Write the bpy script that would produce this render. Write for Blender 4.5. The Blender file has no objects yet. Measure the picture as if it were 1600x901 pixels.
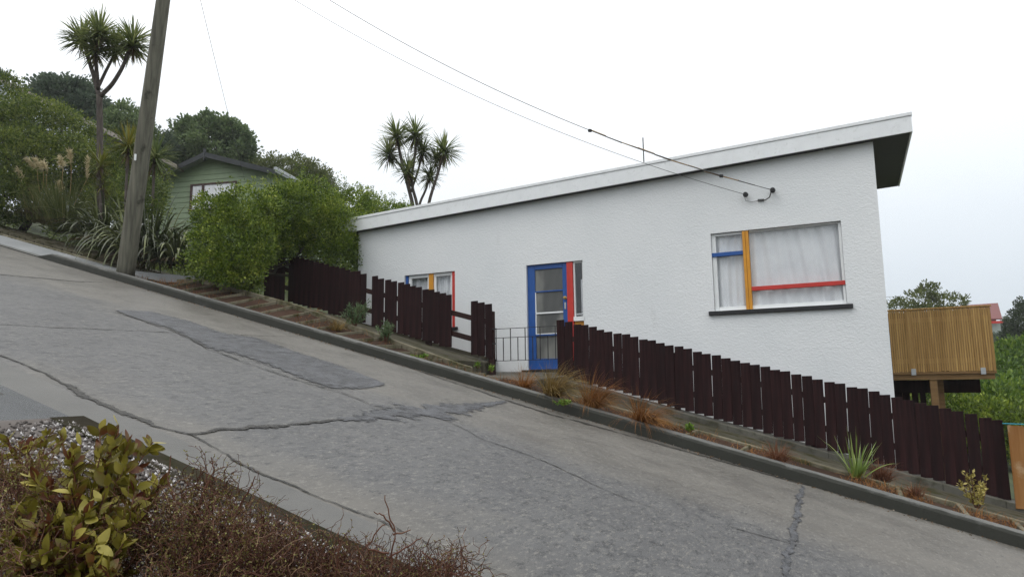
import bpy, math, random
import numpy as np
from mathutils import Vector, Matrix

random.seed(7)
RNG = np.random.default_rng(11)
sc = bpy.context.scene
COL = sc.collection

# ------------------------------------------------------------------ camera
FPX = 1091.14                                   # focal length in photo pixels (1600 wide)
YAW, PITCH, ROLL = (math.radians(a) for a in (25.827, 7.632, -0.813))
_f = np.array([-math.sin(YAW) * math.cos(PITCH), math.cos(YAW) * math.cos(PITCH), math.sin(PITCH)])
_r0 = np.array([math.cos(YAW), math.sin(YAW), 0.0])
_u0 = np.cross(_r0, _f)
_r = math.cos(ROLL) * _r0 + math.sin(ROLL) * _u0
_u = -math.sin(ROLL) * _r0 + math.cos(ROLL) * _u0
cam_d = bpy.data.cameras.new('camera')
cam = bpy.data.objects.new('camera', cam_d)
COL.objects.link(cam)
cam.matrix_world = Matrix(((_r[0], _u[0], -_f[0], 0), (_r[1], _u[1], -_f[1], 0), (_r[2], _u[2], -_f[2], 0), (0, 0, 0, 1)))
cam_d.sensor_width = 36.0
cam_d.lens = FPX / 1600 * 36.0
cam_d.clip_start = 0.05
cam_d.clip_end = 3000
sc.camera = cam

# ------------------------------------------------------------------ sky, sun, exposure
SUN_EL, SUN_ROT = math.radians(58), math.radians(215)
world = bpy.data.worlds.new('World')
sc.world = world
world.use_nodes = True
nt = world.node_tree
nt.nodes.clear()
wo = nt.nodes.new('ShaderNodeOutputWorld')
bg = nt.nodes.new('ShaderNodeBackground')
sky = nt.nodes.new('ShaderNodeTexSky')
sky.sky_type = 'NISHITA'
sky.sun_disc = False
sky.sun_elevation = SUN_EL
sky.sun_rotation = SUN_ROT
tc = nt.nodes.new('ShaderNodeTexCoord')
sx = nt.nodes.new('ShaderNodeSeparateXYZ')
nt.links.new(tc.outputs['Generated'], sx.inputs[0])
nz = nt.nodes.new('ShaderNodeTexNoise')
nz.inputs['Scale'].default_value = 2.2
nz.inputs['Detail'].default_value = 3
nt.links.new(tc.outputs['Generated'], nz.inputs['Vector'])
ad = nt.nodes.new('ShaderNodeMath'); ad.operation = 'MULTIPLY_ADD'
ad.inputs[1].default_value = 0.15
nt.links.new(nz.outputs['Fac'], ad.inputs[0])
nt.links.new(sx.outputs['Z'], ad.inputs[2])
rp = nt.nodes.new('ShaderNodeValToRGB')
cr = rp.color_ramp
cr.elements[0].position = 0.0; cr.elements[0].color = (0.315, 0.352, 0.392, 1)
cr.elements[1].position = 1.0; cr.elements[1].color = (1.0, 1.0, 1.0, 1)
for p, c in ((0.12, (0.345, 0.382, 0.42)), (0.30, (0.50, 0.53, 0.555)), (0.50, (0.64, 0.655, 0.67)), (0.75, (0.86, 0.87, 0.88))):
    e = cr.elements.new(p); e.color = (*c, 1)
nt.links.new(ad.outputs[0], rp.inputs['Fac'])
vm = nt.nodes.new('ShaderNodeVectorMath'); vm.operation = 'SCALE'
vm.inputs['Scale'].default_value = 18.0          # cloud deck brightness against the physical sky
nt.links.new(rp.outputs['Color'], vm.inputs[0])
mx = nt.nodes.new('ShaderNodeMix'); mx.data_type = 'RGBA'
mx.inputs['Factor'].default_value = 0.93
nt.links.new(sky.outputs['Color'], mx.inputs['A'])
nt.links.new(vm.outputs['Vector'], mx.inputs['B'])
nt.links.new(mx.outputs['Result'], bg.inputs['Color'])
bg.inputs['Strength'].default_value = 0.10
nt.links.new(bg.outputs[0], wo.inputs['Surface'])

sun_d = bpy.data.lights.new('sun', 'SUN')
sun_d.energy = 0.6
sun_d.angle = math.radians(35)
sun_d.color = (1.0, 0.97, 0.93)
sun = bpy.data.objects.new('sun', sun_d)
COL.objects.link(sun)
_sd = Vector((math.sin(SUN_ROT) * math.cos(SUN_EL), math.cos(SUN_ROT) * math.cos(SUN_EL), math.sin(SUN_EL)))
sun.rotation_euler = _sd.to_track_quat('Z', 'Y').to_euler()
sun.location = (-20, -20, 40)

sc.view_settings.view_transform = 'Standard'
sc.view_settings.look = 'None'
sc.view_settings.exposure = 0.16
sc.view_settings.gamma = 1.0
sc.view_settings.use_curve_mapping = False
sc.render.engine = 'CYCLES'
sc.cycles.use_denoising = True
sc.cycles.denoiser = 'OPENIMAGEDENOISE'
sc.cycles.denoising_input_passes = 'RGB_ALBEDO_NORMAL'
sc.cycles.denoising_prefilter = 'NONE'
sc.cycles.max_bounces = 6
sc.cycles.transparent_max_bounces = 12
sc.cycles.diffuse_bounces = 3
sc.cycles.glossy_bounces = 3
sc.cycles.caustics_reflective = False
sc.cycles.caustics_refractive = False

HAZE = 0.0007

# ------------------------------------------------------------------ survey helpers: a sight line met with a real plane
S = 0.267                                       # fall of the street along +X (15 degrees)
H_ROAD, H_KERB, H_PATH, H_PLINTH = 1.34, 1.185, 1.265, 1.185
Y_GUT, Y_CRACK, Y_KERB, Y_FENCE, Y_WALL = 2.72, 3.10, 8.70, 11.35, 12.627

def ray(x, y): return _f * FPX + _r * (x - 800) + _u * (450.5 - y)
def at_y(x, y, Y):
    d = ray(x, y); return d * (Y / d[1])
def at_g(x, y, h=H_ROAD):
    d = ray(x, y); return d * (-h / (d[2] + S * d[0]))
def at_d(x, y, Z):
    d = ray(x, y); return d * (Z / (d @ _f))
def at_pl(x, y, p0, n):
    d = ray(x, y); return d * ((p0 @ n) / (d @ n))
def hill(X, Y=0.0):
    """height of the hillside"""
    Xc = np.clip(X, -48, 46)
    return -1.30 - S * Xc

# ------------------------------------------------------------------ materials
class Mat:
    def __init__(s, name):
        s.m = bpy.data.materials.new(name); s.m.use_nodes = True
        s.t = s.m.node_tree; s.t.nodes.clear()
        s.out = s.t.nodes.new('ShaderNodeOutputMaterial')
        s.b = s.n('ShaderNodeBsdfPrincipled')
        s.t.links.new(s.b.outputs[0], s.out.inputs['Surface'])
        s.tc = None
    def n(s, typ, **kw):
        nd = s.t.nodes.new(typ)
        for k, v in kw.items(): setattr(nd, k, v)
        return nd
    def l(s, a, b): s.t.links.new(a, b)
    def co(s, scale=(1, 1, 1), kind='Object'):
        if s.tc is None: s.tc = s.n('ShaderNodeTexCoord')
        mp = s.n('ShaderNodeMapping'); mp.inputs['Scale'].default_value = scale
        s.l(s.tc.outputs[kind], mp.inputs['Vector'])
        return mp.outputs[0]
    def noise(s, scale, detail=4, rough=.55, stretch=(1, 1, 1), dist=0.0, kind='Object'):
        nd = s.n('ShaderNodeTexNoise')
        nd.inputs['Scale'].default_value = scale; nd.inputs['Detail'].default_value = detail
        nd.inputs['Roughness'].default_value = rough; nd.inputs['Distortion'].default_value = dist
        s.l(s.co(stretch, kind), nd.inputs['Vector'])
        return nd.outputs['Fac']
    def ramp(s, fac, stops, interp='LINEAR'):
        r = s.n('ShaderNodeValToRGB'); r.color_ramp.interpolation = interp
        e = r.color_ramp.elements
        e[0].position, e[-1].position = stops[0][0], stops[-1][0]
        e[0].color, e[-1].color = (*stops[0][1], 1), (*stops[-1][1], 1)
        for p, c in stops[1:-1]:
            q = e.new(p); q.color = (*c, 1)
        s.l(fac, r.inputs['Fac'])
        return r.outputs['Color']
    def mask(s, fac, a, b):
        m = s.n('ShaderNodeMapRange'); m.inputs['From Min'].default_value = a; m.inputs['From Max'].default_value = b
        m.interpolation_type = 'SMOOTHSTEP'
        s.l(fac, m.inputs['Value']); return m.outputs[0]
    def mix(s, fac, a, b, mode='MIX'):
        m = s.n('ShaderNodeMix', data_type='RGBA', blend_type=mode)
        for sock, v in ((m.inputs['Factor'], fac), (m.inputs['A'], a), (m.inputs['B'], b)):
            if isinstance(v, (int, float)): sock.default_value = v
            elif isinstance(v, tuple): sock.default_value = (*v, 1)
            else: s.l(v, sock)
        return m.outputs['Result']
    def math(s, op, a, b=None):
        m = s.n('ShaderNodeMath', operation=op)
        for i, v in enumerate((a, b)):
            if v is None: continue
            if isinstance(v, (int, float)): m.inputs[i].default_value = v
            else: s.l(v, m.inputs[i])
        return m.outputs[0]
    def bump(s, h, strength=.5, dist=.01, prev=None):
        b = s.n('ShaderNodeBump'); b.inputs['Strength'].default_value = strength; b.inputs['Distance'].default_value = dist
        s.l(h, b.inputs['Height'])
        if prev is not None: s.l(prev, b.inputs['Normal'])
        s.l(b.outputs[0], s.b.inputs['Normal']); return b.outputs[0]
    def set(s, col=None, rough=None, spec=None):
        for k, v in (('Base Color', col), ('Roughness', rough), ('Specular IOR Level', spec)):
            if v is None: continue
            if isinstance(v, tuple): s.b.inputs[k].default_value = (*v, 1)
            elif isinstance(v, (int, float)): s.b.inputs[k].default_value = v
            else: s.l(v, s.b.inputs[k])
        return s.m

def paint(name, col, rough=.45, var=.12, dirt=None):
    m = Mat(name)
    n = m.noise(6, 5)
    c = m.ramp(n, [(.3, tuple(v * (1 - var) for v in col)), (.7, tuple(min(1, v * (1 + var * .5)) for v in col))])
    if dirt:
        c = m.mix(m.mask(m.noise(14, 6, .65), .55, .75), c, dirt)
    m.bump(m.noise(60, 3), .15, .003)
    return m.set(c, rough, .4)

def leaf_mat(name, stops, rough=.5, trans=.25, big=1.2, spec=.35):
    m = Mat(name)
    g = m.n('ShaderNodeNewGeometry')
    big_n = m.mask(m.noise(big, 3), .3, .7)
    f = m.math('ADD', m.math('MULTIPLY', g.outputs['Random Per Island'], .62), m.math('MULTIPLY', big_n, .38))
    c = m.ramp(f, stops)
    m.set(c, rough, spec)
    tr = m.n('ShaderNodeBsdfTranslucent'); m.l(c, tr.inputs['Color'])
    ms = m.n('ShaderNodeMixShader'); ms.inputs[0].default_value = trans
    m.l(m.b.outputs[0], ms.inputs[1]); m.l(tr.outputs[0], ms.inputs[2])
    m.l(ms.outputs[0], m.out.inputs['Surface'])
    return m.m

def wood_mat(name, dark, light, grain=(40, 40, 2.0), rough=.7, wear=None, island=True):
    m = Mat(name)
    n = m.noise(1.0, 6, .6, grain)
    c = m.ramp(n, [(.3, dark), (.7, light)])
    if island:
        oi = m.n('ShaderNodeObjectInfo')
        c = m.mix(m.math('MULTIPLY', oi.outputs['Random'], .55), c, dark)
    if wear: c = m.mix(m.mask(m.noise(2.5, 5, .6), .58, .72), c, wear)
    m.bump(n, .35, .004)
    return m.set(c, rough, .15)

def concrete(name, a, b, speck=(.06, .06, .065), rough=.7, moss=None, spec=.35):
    m = Mat(name)
    n1 = m.noise(1.3, 6, .6); n2 = m.noise(16, 8, .88, (1.1, .7, 1))
    c = m.ramp(n1, [(.3, a), (.7, b)])
    c = m.mix(m.math('MULTIPLY', m.mask(n2, .52, .66), .6), c, speck)
    if moss: c = m.mix(m.mask(m.noise(3.0, 6, .65, (1, 1.6, 1)), .46, .64), c, moss)
    m.bump(n2, .5, .006)
    return m.set(c, rough, spec)

def road_mat():
    m = Mat('worn_concrete_road')
    sp = m.n('ShaderNodeSeparateXYZ'); m.l(m.co(), sp.inputs[0])
    big = m.noise(.55, 5, .6, (.6, 1, 1)); mid = m.noise(2.4, 6, .7, (.6, .8, 1)); fine = m.noise(14, 9, .92, (1.1, .5, 1)); fine2 = m.noise(30, 6, .9, (1.2, .45, 1))
    tan = m.ramp(mid, [(.28, (.070, .065, .056)), (.72, (.132, .124, .108))])
    blue = m.ramp(mid, [(.28, (.042, .044, .049)), (.72, (.082, .085, .089))])
    # the worn, polished wheel lane lies between the two edges of the carriageway
    yy = m.math('ADD', sp.outputs['Y'], m.math('MULTIPLY', m.math('SUBTRACT', big, .5), 3.4))
    lane = m.math('MULTIPLY', m.mask(yy, 2.7, 3.7), m.math('SUBTRACT', 1.0, m.mask(yy, 5.4, 6.9)))
    lane = m.math('MULTIPLY', lane, .75)
    c = m.mix(lane, tan, blue)
    # exposed dark stones
    thr = m.math('SUBTRACT', fine, m.math('MULTIPLY', m.math('SUBTRACT', 1.0, lane), .06))
    c = m.mix(m.math('MULTIPLY', m.mask(thr, .50, .55), .9), c, (.016, .017, .019))
    c = m.mix(m.math('MULTIPLY', m.mask(fine2, .53, .60), .60), c, (.215, .205, .180))
    # scuffed tarry streaks
    st = m.noise(2.6, 9, .82, (.9, .7, 1), .8)
    c = m.mix(m.math('MULTIPLY', m.math('MULTIPLY', m.mask(st, .57, .66), lane), .9), c, (.028, .030, .034))
    rg = m.ramp(mid, [(.3, (.42, .42, .42)), (.7, (.62, .62, .62))])
    m.bump(fine, .30, .006)
    m.set(c, None, .5); m.l(rg, m.b.inputs['Roughness'])
    return m.m

def tar_mat(name='old_tar', dark=(.014, .015, .018), light=(.085, .089, .098), chip=.75, amount=.62, edge=14, wild=3.6):
    m = Mat(name)
    n = m.noise(8, 9, .9, (1.1, .55, 1)); k = m.noise(20, 7, .9, (1.2, .5, 1))
    c = m.ramp(n, [(.43, dark), (.57, light)])
    c = m.mix(m.math('MULTIPLY', m.mask(k, .53, .63), chip), c, (.125, .122, .115))
    m.bump(n, .9, .015)
    m.set(c, .5, .5)
    at = m.n('ShaderNodeAttribute'); at.attribute_name = 'rim'
    e = m.math('ADD', at.outputs['Fac'], m.math('MULTIPLY', m.math('SUBTRACT', m.noise(edge, 8, .85, (1.0, .7, 1)), .5), wild))
    al = m.math('SUBTRACT', 1.0, m.mask(e, amount, amount + .12))
    m.l(al, m.b.inputs['Alpha'])
    return m.m

def stucco():
    m = Mat('white_roughcast')
    n1 = m.noise(31, 3, .6, (.8, 1, 1.2), .2); n2 = m.noise(60, 3, .6)
    big = m.noise(.7, 4)
    c = m.ramp(big, [(.3, (.70, .725, .735)), (.7, (.77, .785, .79))])
    st = m.mask(m.noise(2.6, 6, .7, (1, 1, .25)), .62, .78)
    c = m.mix(m.math('MULTIPLY', st, .32), c, (.42, .42, .40))
    sp = m.mask(m.noise(3.4, 2, .5), .74, .79)
    c = m.mix(m.math('MULTIPLY', sp, .35), c, (.30, .30, .29))
    b = m.bump(n1, .52, .015)
    m.bump(n2, .45, .010, b)
    return m.set(c, .75, .25)

def glass_mat(name='window_glass'):
    m = Mat(name)
    tr = m.n('ShaderNodeBsdfTransparent'); tr.inputs['Color'].default_value = (.985, .99, .99, 1)
    gl = m.n('ShaderNodeBsdfGlossy'); gl.inputs['Roughness'].default_value = .02
    fr = m.n('ShaderNodeLayerWeight'); fr.inputs['Blend'].default_value = .5
    ms = m.n('ShaderNodeMixShader')
    m.l(m.math('ADD', m.math('MULTIPLY', m.math('POWER', fr.outputs['Facing'], 4.0), .75), .05), ms.inputs[0]); m.l(tr.outputs[0], ms.inputs[1]); m.l(gl.outputs[0], ms.inputs[2])
    m.l(ms.outputs[0], m.out.inputs['Surface'])
    return m.m

def ribbed_glass():
    m = Mat('ribbed_glass')
    w = m.n('ShaderNodeTexWave', bands_direction='X'); w.inputs['Scale'].default_value = 13; w.inputs['Distortion'].default_value = .3
    m.l(m.co(), w.inputs['Vector'])
    c = m.ramp(w.outputs['Fac'], [(.2, (.035, .037, .036)), (.8, (.13, .132, .126))])
    c = m.mix(m.mask(m.noise(1.8, 3, .5, (1, 1, .35)), .42, .60), c, (.22, .22, .20))
    m.bump(w.outputs['Fac'], .4, .006)
    return m.set(c, .22, .5)

def curtain_mat():
    m = Mat('net_curtain')
    c = m.ramp(m.noise(3, 4), [(.3, (.80, .81, .84)), (.7, (.90, .91, .93))])
    m.set(c, .9, .1)
    tl = m.n('ShaderNodeBsdfTranslucent'); m.l(c, tl.inputs['Color'])
    ms = m.n('ShaderNodeMixShader'); ms.inputs[0].default_value = .08
    m.l(m.b.outputs[0], ms.inputs[1]); m.l(tl.outputs[0], ms.inputs[2]); m.l(ms.outputs[0], m.out.inputs['Surface'])
    return m.m

M = {}
M['road'] = road_mat()
M['tar'] = tar_mat()
M['crackfill'] = tar_mat('crack_filling', (.008, .007, .0055), (.030, .027, .020), .35, .42, 26, 3.2)
M['stucco'] = stucco()
M['glass'] = glass_mat()
M['ribbed'] = ribbed_glass()
M['curtain'] = curtain_mat()
M['white'] = paint('white_paint', (.78, .80, .80), .4, .04)
M['fascia'] = paint('white_fascia_paint', (.78, .80, .81), .45, .05, (.66, .68, .68))
M['roof'] = paint('grey_roof_sheet', (.45, .46, .46), .5, .1)
M['soffit'] = paint('charcoal_soffit', (.028, .028, .03), .6, .15)
M['dark'] = paint('room_wall_paint', (.42, .41, .39), .9, .1)
M['blue'] = paint('blue_paint', (.014, .080, .30), .4, .15)
M['red'] = paint('red_paint', (.52, .035, .025), .4, .12)
M['yellow'] = paint('yellow_paint', (.62, .27, .02), .4, .12)
M['black'] = paint('black_paint', (.014, .014, .016), .45, .2)
M['iron'] = paint('black_iron', (.012, .012, .013), .5, .2)
M['brass'] = paint('brass', (.45, .30, .08), .3, .1)
M['galv'] = paint('galvanised_steel', (.38, .40, .41), .4, .15)
M['fence'] = wood_mat('dark_stained_wood', (.0085, .0036, .0042), (.036, .0125, .0125), (30, 30, 1.3), .85)
M['rail'] = wood_mat('dark_rail_wood', (.015, .007, .006), (.045, .018, .014), (2, 30, 30), .65)
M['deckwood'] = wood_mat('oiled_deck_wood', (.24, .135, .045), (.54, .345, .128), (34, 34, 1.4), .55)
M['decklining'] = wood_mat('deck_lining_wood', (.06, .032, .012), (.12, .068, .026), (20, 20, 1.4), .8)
M['deckbeam'] = wood_mat('deck_beam_wood', (.15, .085, .035), (.30, .185, .085), (2, 30, 30), .6)
M['newwood'] = wood_mat('new_fence_wood', (.23, .10, .028), (.40, .215, .085), (20, 20, 1.2), .6, (.42, .29, .17))
M['pole'] = wood_mat('weathered_pole_wood', (.060, .058, .045), (.165, .160, .125), (16, 16, .8), .8, (.035, .034, .026), False)
def kerb_mat():
    m = Mat('old_kerb_concrete')
    n1 = m.noise(1.6, 6, .65); n2 = m.noise(45, 4, .7)
    c = m.ramp(n1, [(.3, (.085, .086, .080)), (.7, (.155, .156, .146))])
    c = m.mix(m.math('MULTIPLY', m.mask(n2, .52, .64), .6), c, (.05, .05, .047))
    # algae and road film below the arris, with the face's shade painted in too
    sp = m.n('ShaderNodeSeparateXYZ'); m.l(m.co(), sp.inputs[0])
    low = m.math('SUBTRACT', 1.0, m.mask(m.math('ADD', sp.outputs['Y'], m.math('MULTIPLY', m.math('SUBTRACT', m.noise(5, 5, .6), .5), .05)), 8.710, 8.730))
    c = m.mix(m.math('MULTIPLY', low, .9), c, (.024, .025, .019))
    m.bump(n2, .5, .006)
    return m.set(c, .6, .2)
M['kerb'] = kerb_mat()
M['mosskerb'] = concrete('mossy_kerb_concrete', (.018, .016, .010), (.05, .045, .033), rough=.8, moss=(.014, .015, .006), spec=.06)
M['gutter'] = concrete('gutter_concrete', (.080, .079, .073), (.125, .122, .113), rough=.42)
M['path'] = concrete('mossy_path_concrete', (.050, .046, .033), (.092, .085, .064), rough=.85, moss=(.032, .031, .010), spec=.12)
M['edge'] = concrete('path_edging_concrete', (.105, .094, .064), (.20, .18, .128), rough=.85, moss=(.055, .052, .022), spec=.10)
M['plinth'] = concrete('plinth_concrete', (.065, .062, .050), (.125, .12, .098), rough=.8, moss=(.038, .036, .020))
M['drive'] = concrete('smooth_driveway_concrete', (.20, .21, .215), (.28, .29, .295), rough=.4)
M['asphalt'] = concrete('wet_asphalt', (.045, .048, .052), (.085, .09, .095), rough=.22)
M['mulch'] = concrete('bark_mulch', (.024, .015, .010), (.060, .036, .025), (.010, .007, .005), .95, spec=.08)
M['soil'] = concrete('dark_soil', (.022, .019, .013), (.040, .034, .022), rough=.95, moss=(.022, .022, .010), spec=.05)
M['grass'] = concrete('hillside_grass', (.030, .042, .014), (.06, .075, .025), rough=.95)
M['gravelbed'] = concrete('gravel_bed', (.07, .058, .05), (.17, .155, .145), rough=.95)
M['stone'] = None
M['bark'] = wood_mat('grey_bark', (.055, .045, .04), (.14, .12, .105), (14, 14, 3), .9, None, False)
M['darkbark'] = wood_mat('dark_bark', (.03, .025, .02), (.07, .06, .05), (10, 10, 2), .9, None, False)
M['weatherboard'] = paint('sage_green_paint', (.235, .305, .185), .5, .08)
M['greentrim'] = paint('black_green_trim', (.014, .018, .02), .4, .15)
M['brownframe'] = paint('brown_window_frame', (.06, .025, .02), .45, .15)
M['pinkwhite'] = paint('off_white_wall', (.62, .66, .72), .6, .08)
M['redroof'] = paint('faded_red_roof', (.15, .040, .036), .6, .15)
M['copper'] = paint('weathered_copper_cable', (.30, .19, .07), .5, .25)
M['cable'] = paint('grey_cable', (.075, .075, .075), .5, .15)
M['cyan'] = paint('cyan_string', (.02, .30, .42), .5, .1)
M['bin'] = paint('blue_plastic', (.01, .10, .40), .35, .1)

L = {}
L['hedge'] = leaf_mat('hedge_leaf', [(.1, (.036, .068, .009)), (.45, (.108, .170, .016)), (.75, (.205, .272, .028)), (.97, (.42, .46, .08))], .42, .25, 1.6)
L['darkshrub'] = leaf_mat('dark_shrub_leaf', [(.1, (.032, .056, .010)), (.5, (.092, .135, .024)), (.9, (.235, .275, .055))], .5, .35, .7)
L['broad'] = leaf_mat('broadleaf_leaf', [(.1, (.070, .110, .050)), (.5, (.125, .180, .075)), (.9, (.21, .265, .115))], .55, .35, .5)
L['darktree'] = leaf_mat('dark_tree_leaf', [(.1, (.050, .078, .056)), (.5, (.090, .128, .082)), (.9, (.14, .18, .11))], .55, .35, .5)
L['olive'] = leaf_mat('olive_leaf', [(.1, (.070, .095, .028)), (.5, (.115, .140, .042)), (.9, (.17, .19, .06))], .55, .42, .5)
L['evergreen'] = leaf_mat('evergreen_leaf', [(.1, (.014, .028, .010)), (.5, (.028, .050, .016)), (.9, (.055, .085, .026))], .5, .2, .7)
L['lush'] = leaf_mat('lush_leaf', [(.1, (.028, .062, .012)), (.5, (.080, .150, .018)), (.95, (.20, .28, .035))], .5, .3, .6)
L['cabbage'] = leaf_mat('cabbage_blade', [(.1, (.060, .090, .026)), (.5, (.145, .185, .058)), (.9, (.32, .33, .13))], .45, .40, 1.0)
L['cabbage_young'] = leaf_mat('young_cabbage_blade', [(.1, (.06, .085, .014)), (.5, (.15, .165, .024)), (.9, (.27, .22, .04))], .5, .25, 1.0)
L['dead'] = leaf_mat('dead_blade', [(.1, (.05, .035, .022)), (.5, (.11, .075, .045)), (.9, (.19, .135, .075))], .8, .1, 1.0, .15)
L['flax'] = leaf_mat('flax_blade', [(.05, (.016, .024, .008)), (.45, (.040, .052, .016)), (.78, (.095, .115, .036)), (.97, (.25, .27, .115))], .40, .1, 1.2, .4)
L['toetoe'] = leaf_mat('toetoe_blade', [(.1, (.045, .065, .015)), (.5, (.095, .115, .028)), (.9, (.19, .18, .06))], .6, .2, 1.0)
L['plume'] = leaf_mat('toetoe_plume', [(.1, (.36, .30, .17)), (.9, (.68, .60, .40))], .9, .3, 2.0, .1)
L['tussock_gold'] = leaf_mat('golden_tussock', [(.1, (.10, .065, .018)), (.5, (.22, .145, .045)), (.9, (.36, .26, .10))], .7, .2, 2.0, .2)
L['tussock_orange'] = leaf_mat('orange_tussock', [(.1, (.10, .04, .012)), (.5, (.24, .10, .028)), (.9, (.36, .18, .055))], .7, .2, 2.0, .2)
L['tussock_red'] = leaf_mat('red_tussock', [(.1, (.06, .025, .013)), (.5, (.15, .06, .03)), (.9, (.23, .11, .06))], .7, .2, 2.0, .2)
L['weed'] = leaf_mat('bright_weed_leaf', [(.1, (.07, .14, .015)), (.5, (.14, .25, .025)), (.9, (.24, .36, .05))], .5, .3, 3.0)
L['fern'] = leaf_mat('grey_green_leaf', [(.1, (.045, .085, .035)), (.5, (.09, .15, .06)), (.9, (.19, .27, .12))], .5, .25, 3.0)
L['youngflax'] = leaf_mat('young_flax_blade', [(.1, (.10, .16, .03)), (.5, (.19, .27, .06)), (.9, (.30, .36, .12))], .45, .25, 2.0)
L['gold_leaf'] = leaf_mat('golden_shrub_leaf', [(.1, (.16, .13, .025)), (.5, (.32, .27, .065)), (.9, (.55, .47, .17))], .5, .2, 3.0)
L['fore_leaf'] = leaf_mat('yellow_green_leaf', [(.05, (.075, .018, .012)), (.27, (.13, .048, .018)), (.38, (.11, .090, .012)), (.62, (.20, .175, .022)), (.95, (.42, .36, .085))], .45, .22, 9.0, .35)
L['wiry_leaf'] = leaf_mat('tiny_bronze_leaf', [(.1, (.09, .034, .014)), (.35, (.13, .085, .022)), (.60, (.13, .135, .024)), (.95, (.32, .29, .10))], .6, .2, 5.0)
L['litter'] = leaf_mat('dead_leaf_litter', [(.1, (.05, .03, .018)), (.6, (.17, .11, .06)), (.95, (.45, .40, .33))], .8, .05, 3.0, .15)
L['twig'] = leaf_mat('red_brown_twig', [(.1, (.045, .016, .011)), (.6, (.11, .048, .030)), (.95, (.26, .165, .105))], .7, 0.0, 5.0, .2)

# ------------------------------------------------------------------ object helpers
def link(name, me, mat, parent=None):
    o = bpy.data.objects.new(name, me); COL.objects.link(o)
    if mat is not None: me.materials.append(mat)
    if parent is not None: o.parent = parent
    return o

def np_mesh(name, V, F, smooth=False):
    """V (n,3); F list of arrays (m,k) or list of tuples"""
    me = bpy.data.meshes.new(name)
    V = np.asarray(V, dtype=np.float32).reshape(-1, 3)
    if isinstance(F, np.ndarray): F = [F]
    if len(F) and not isinstance(F[0], np.ndarray):
        me.from_pydata([tuple(map(float, v)) for v in V], [], [tuple(map(int, f)) for f in F])
    else:
        me.vertices.add(len(V)); me.vertices.foreach_set('co', V.ravel())
        idx = np.concatenate([f.ravel() for f in F]).astype(np.int32)
        cnt = np.concatenate([np.full(len(f), f.shape[1]) for f in F]).astype(np.int32)
        st = np.concatenate([[0], np.cumsum(cnt)[:-1]]).astype(np.int32)
        me.loops.add(len(idx)); me.loops.foreach_set('vertex_index', idx)
        me.polygons.add(len(cnt)); me.polygons.foreach_set('loop_start', st)
        try: me.polygons.foreach_set('loop_total', cnt)
        except Exception: pass
        me.update(calc_edges=True)
    if smooth: me.polygons.foreach_set('use_smooth', np.ones(len(me.polygons), dtype=bool))
    me.validate()
    return me

class MB:
    def __init__(s): s.v = []; s.f = []
    def add(s, V, F):
        k = len(s.v); s.v += [tuple(map(float, p)) for p in V]; s.f += [tuple(i + k for i in f) for f in F]; return s
    def hexa(s, c):                       # 8 corners: bottom ring, then top ring
        return s.add(c, [(3, 2, 1, 0), (4, 5, 6, 7), (0, 1, 5, 4), (1, 2, 6, 5), (2, 3, 7, 6), (3, 0, 4, 7)])
    def box(s, x0, x1, y0, y1, z0, z1):
        return s.hexa([(x0, y0, z0), (x1, y0, z0), (x1, y1, z0), (x0, y1, z0), (x0, y0, z1), (x1, y0, z1), (x1, y1, z1), (x0, y1, z1)])
    def slope(s, x0, x1, y0, y1, f0, f1, n=1):   # a bar that follows the street: z from f0(x) to f1(x)
        xs = np.linspace(x0, x1, n + 1)
        for a, b in zip(xs[:-1], xs[1:]):
            s.hexa([(a, y0, f0(a)), (b, y0, f0(b)), (b, y1, f0(b)), (a, y1, f0(a)), (a, y0, f1(a)), (b, y0, f1(b)), (b, y1, f1(b)), (a, y1, f1(a))])
        return s
    def quad(s, a, b, c, d): return s.add([a, b, c, d], [(0, 1, 2, 3)])
    def bar(s, p, q, w, d=None, up=(0, 0, 1)):
        p, q = Vector(p), Vector(q); d = d or w
        t = (q - p).normalized(); a = t.cross(Vector(up))
        if a.length < 1e-3: a = t.cross(Vector((1, 0, 0)))
        a.normalize(); b = t.cross(a).normalized()
        a *= w / 2; b *= d / 2
        return s.hexa([p - a - b, p + a - b, p + a + b, p - a + b, q - a - b, q + a - b, q + a + b, q - a + b])
    def tube(s, pts, rad, n=8, cap=True):
        pts = [Vector(p) for p in pts]
        if not hasattr(rad, '__len__'): rad = [rad] * len(pts)
        k = len(s.v); ref = None
        for i, p in enumerate(pts):
            t = (pts[min(i + 1, len(pts) - 1)] - pts[max(i - 1, 0)]).normalized()
            if ref is None: ref = t.cross(Vector((0.31, 0.2, 0.93))); 
            if ref.length < 1e-4: ref = t.cross(Vector((1, 0, 0)))
            a = (ref - t * ref.dot(t)).normalized(); ref = a; b = t.cross(a)
            for j in range(n):
                an = 2 * math.pi * j / n
                s.v.append(tuple(p + (a * math.cos(an) + b * math.sin(an)) * rad[i]))
        for i in range(len(pts) - 1):
            for j in range(n):
                s.f.append((k + i * n + j, k + i * n + (j + 1) % n, k + (i + 1) * n + (j + 1) % n, k + (i + 1) * n + j))
        if cap:
            s.f.append(tuple(k + j for j in range(n))[::-1]); s.f.append(tuple(k + (len(pts) - 1) * n + j for j in range(n)))
        return s
    def lathe(s, c, prof, axis=(0, -1, 0), n=12):
        ax = Vector(axis).normalized()
        pts = [Vector(c) + ax * h for h, r in prof]
        return s.tube(pts, [r for h, r in prof], n)
    def build(s, name, mat, parent=None, bevel=0, smooth=False):
        o = link(name, np_mesh(name, s.v, s.f, smooth), mat, parent)
        if bevel:
            b = o.modifiers.new('bevel', 'BEVEL'); b.width = bevel; b.segments = 2; b.limit_method = 'ANGLE'
        return o

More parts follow.
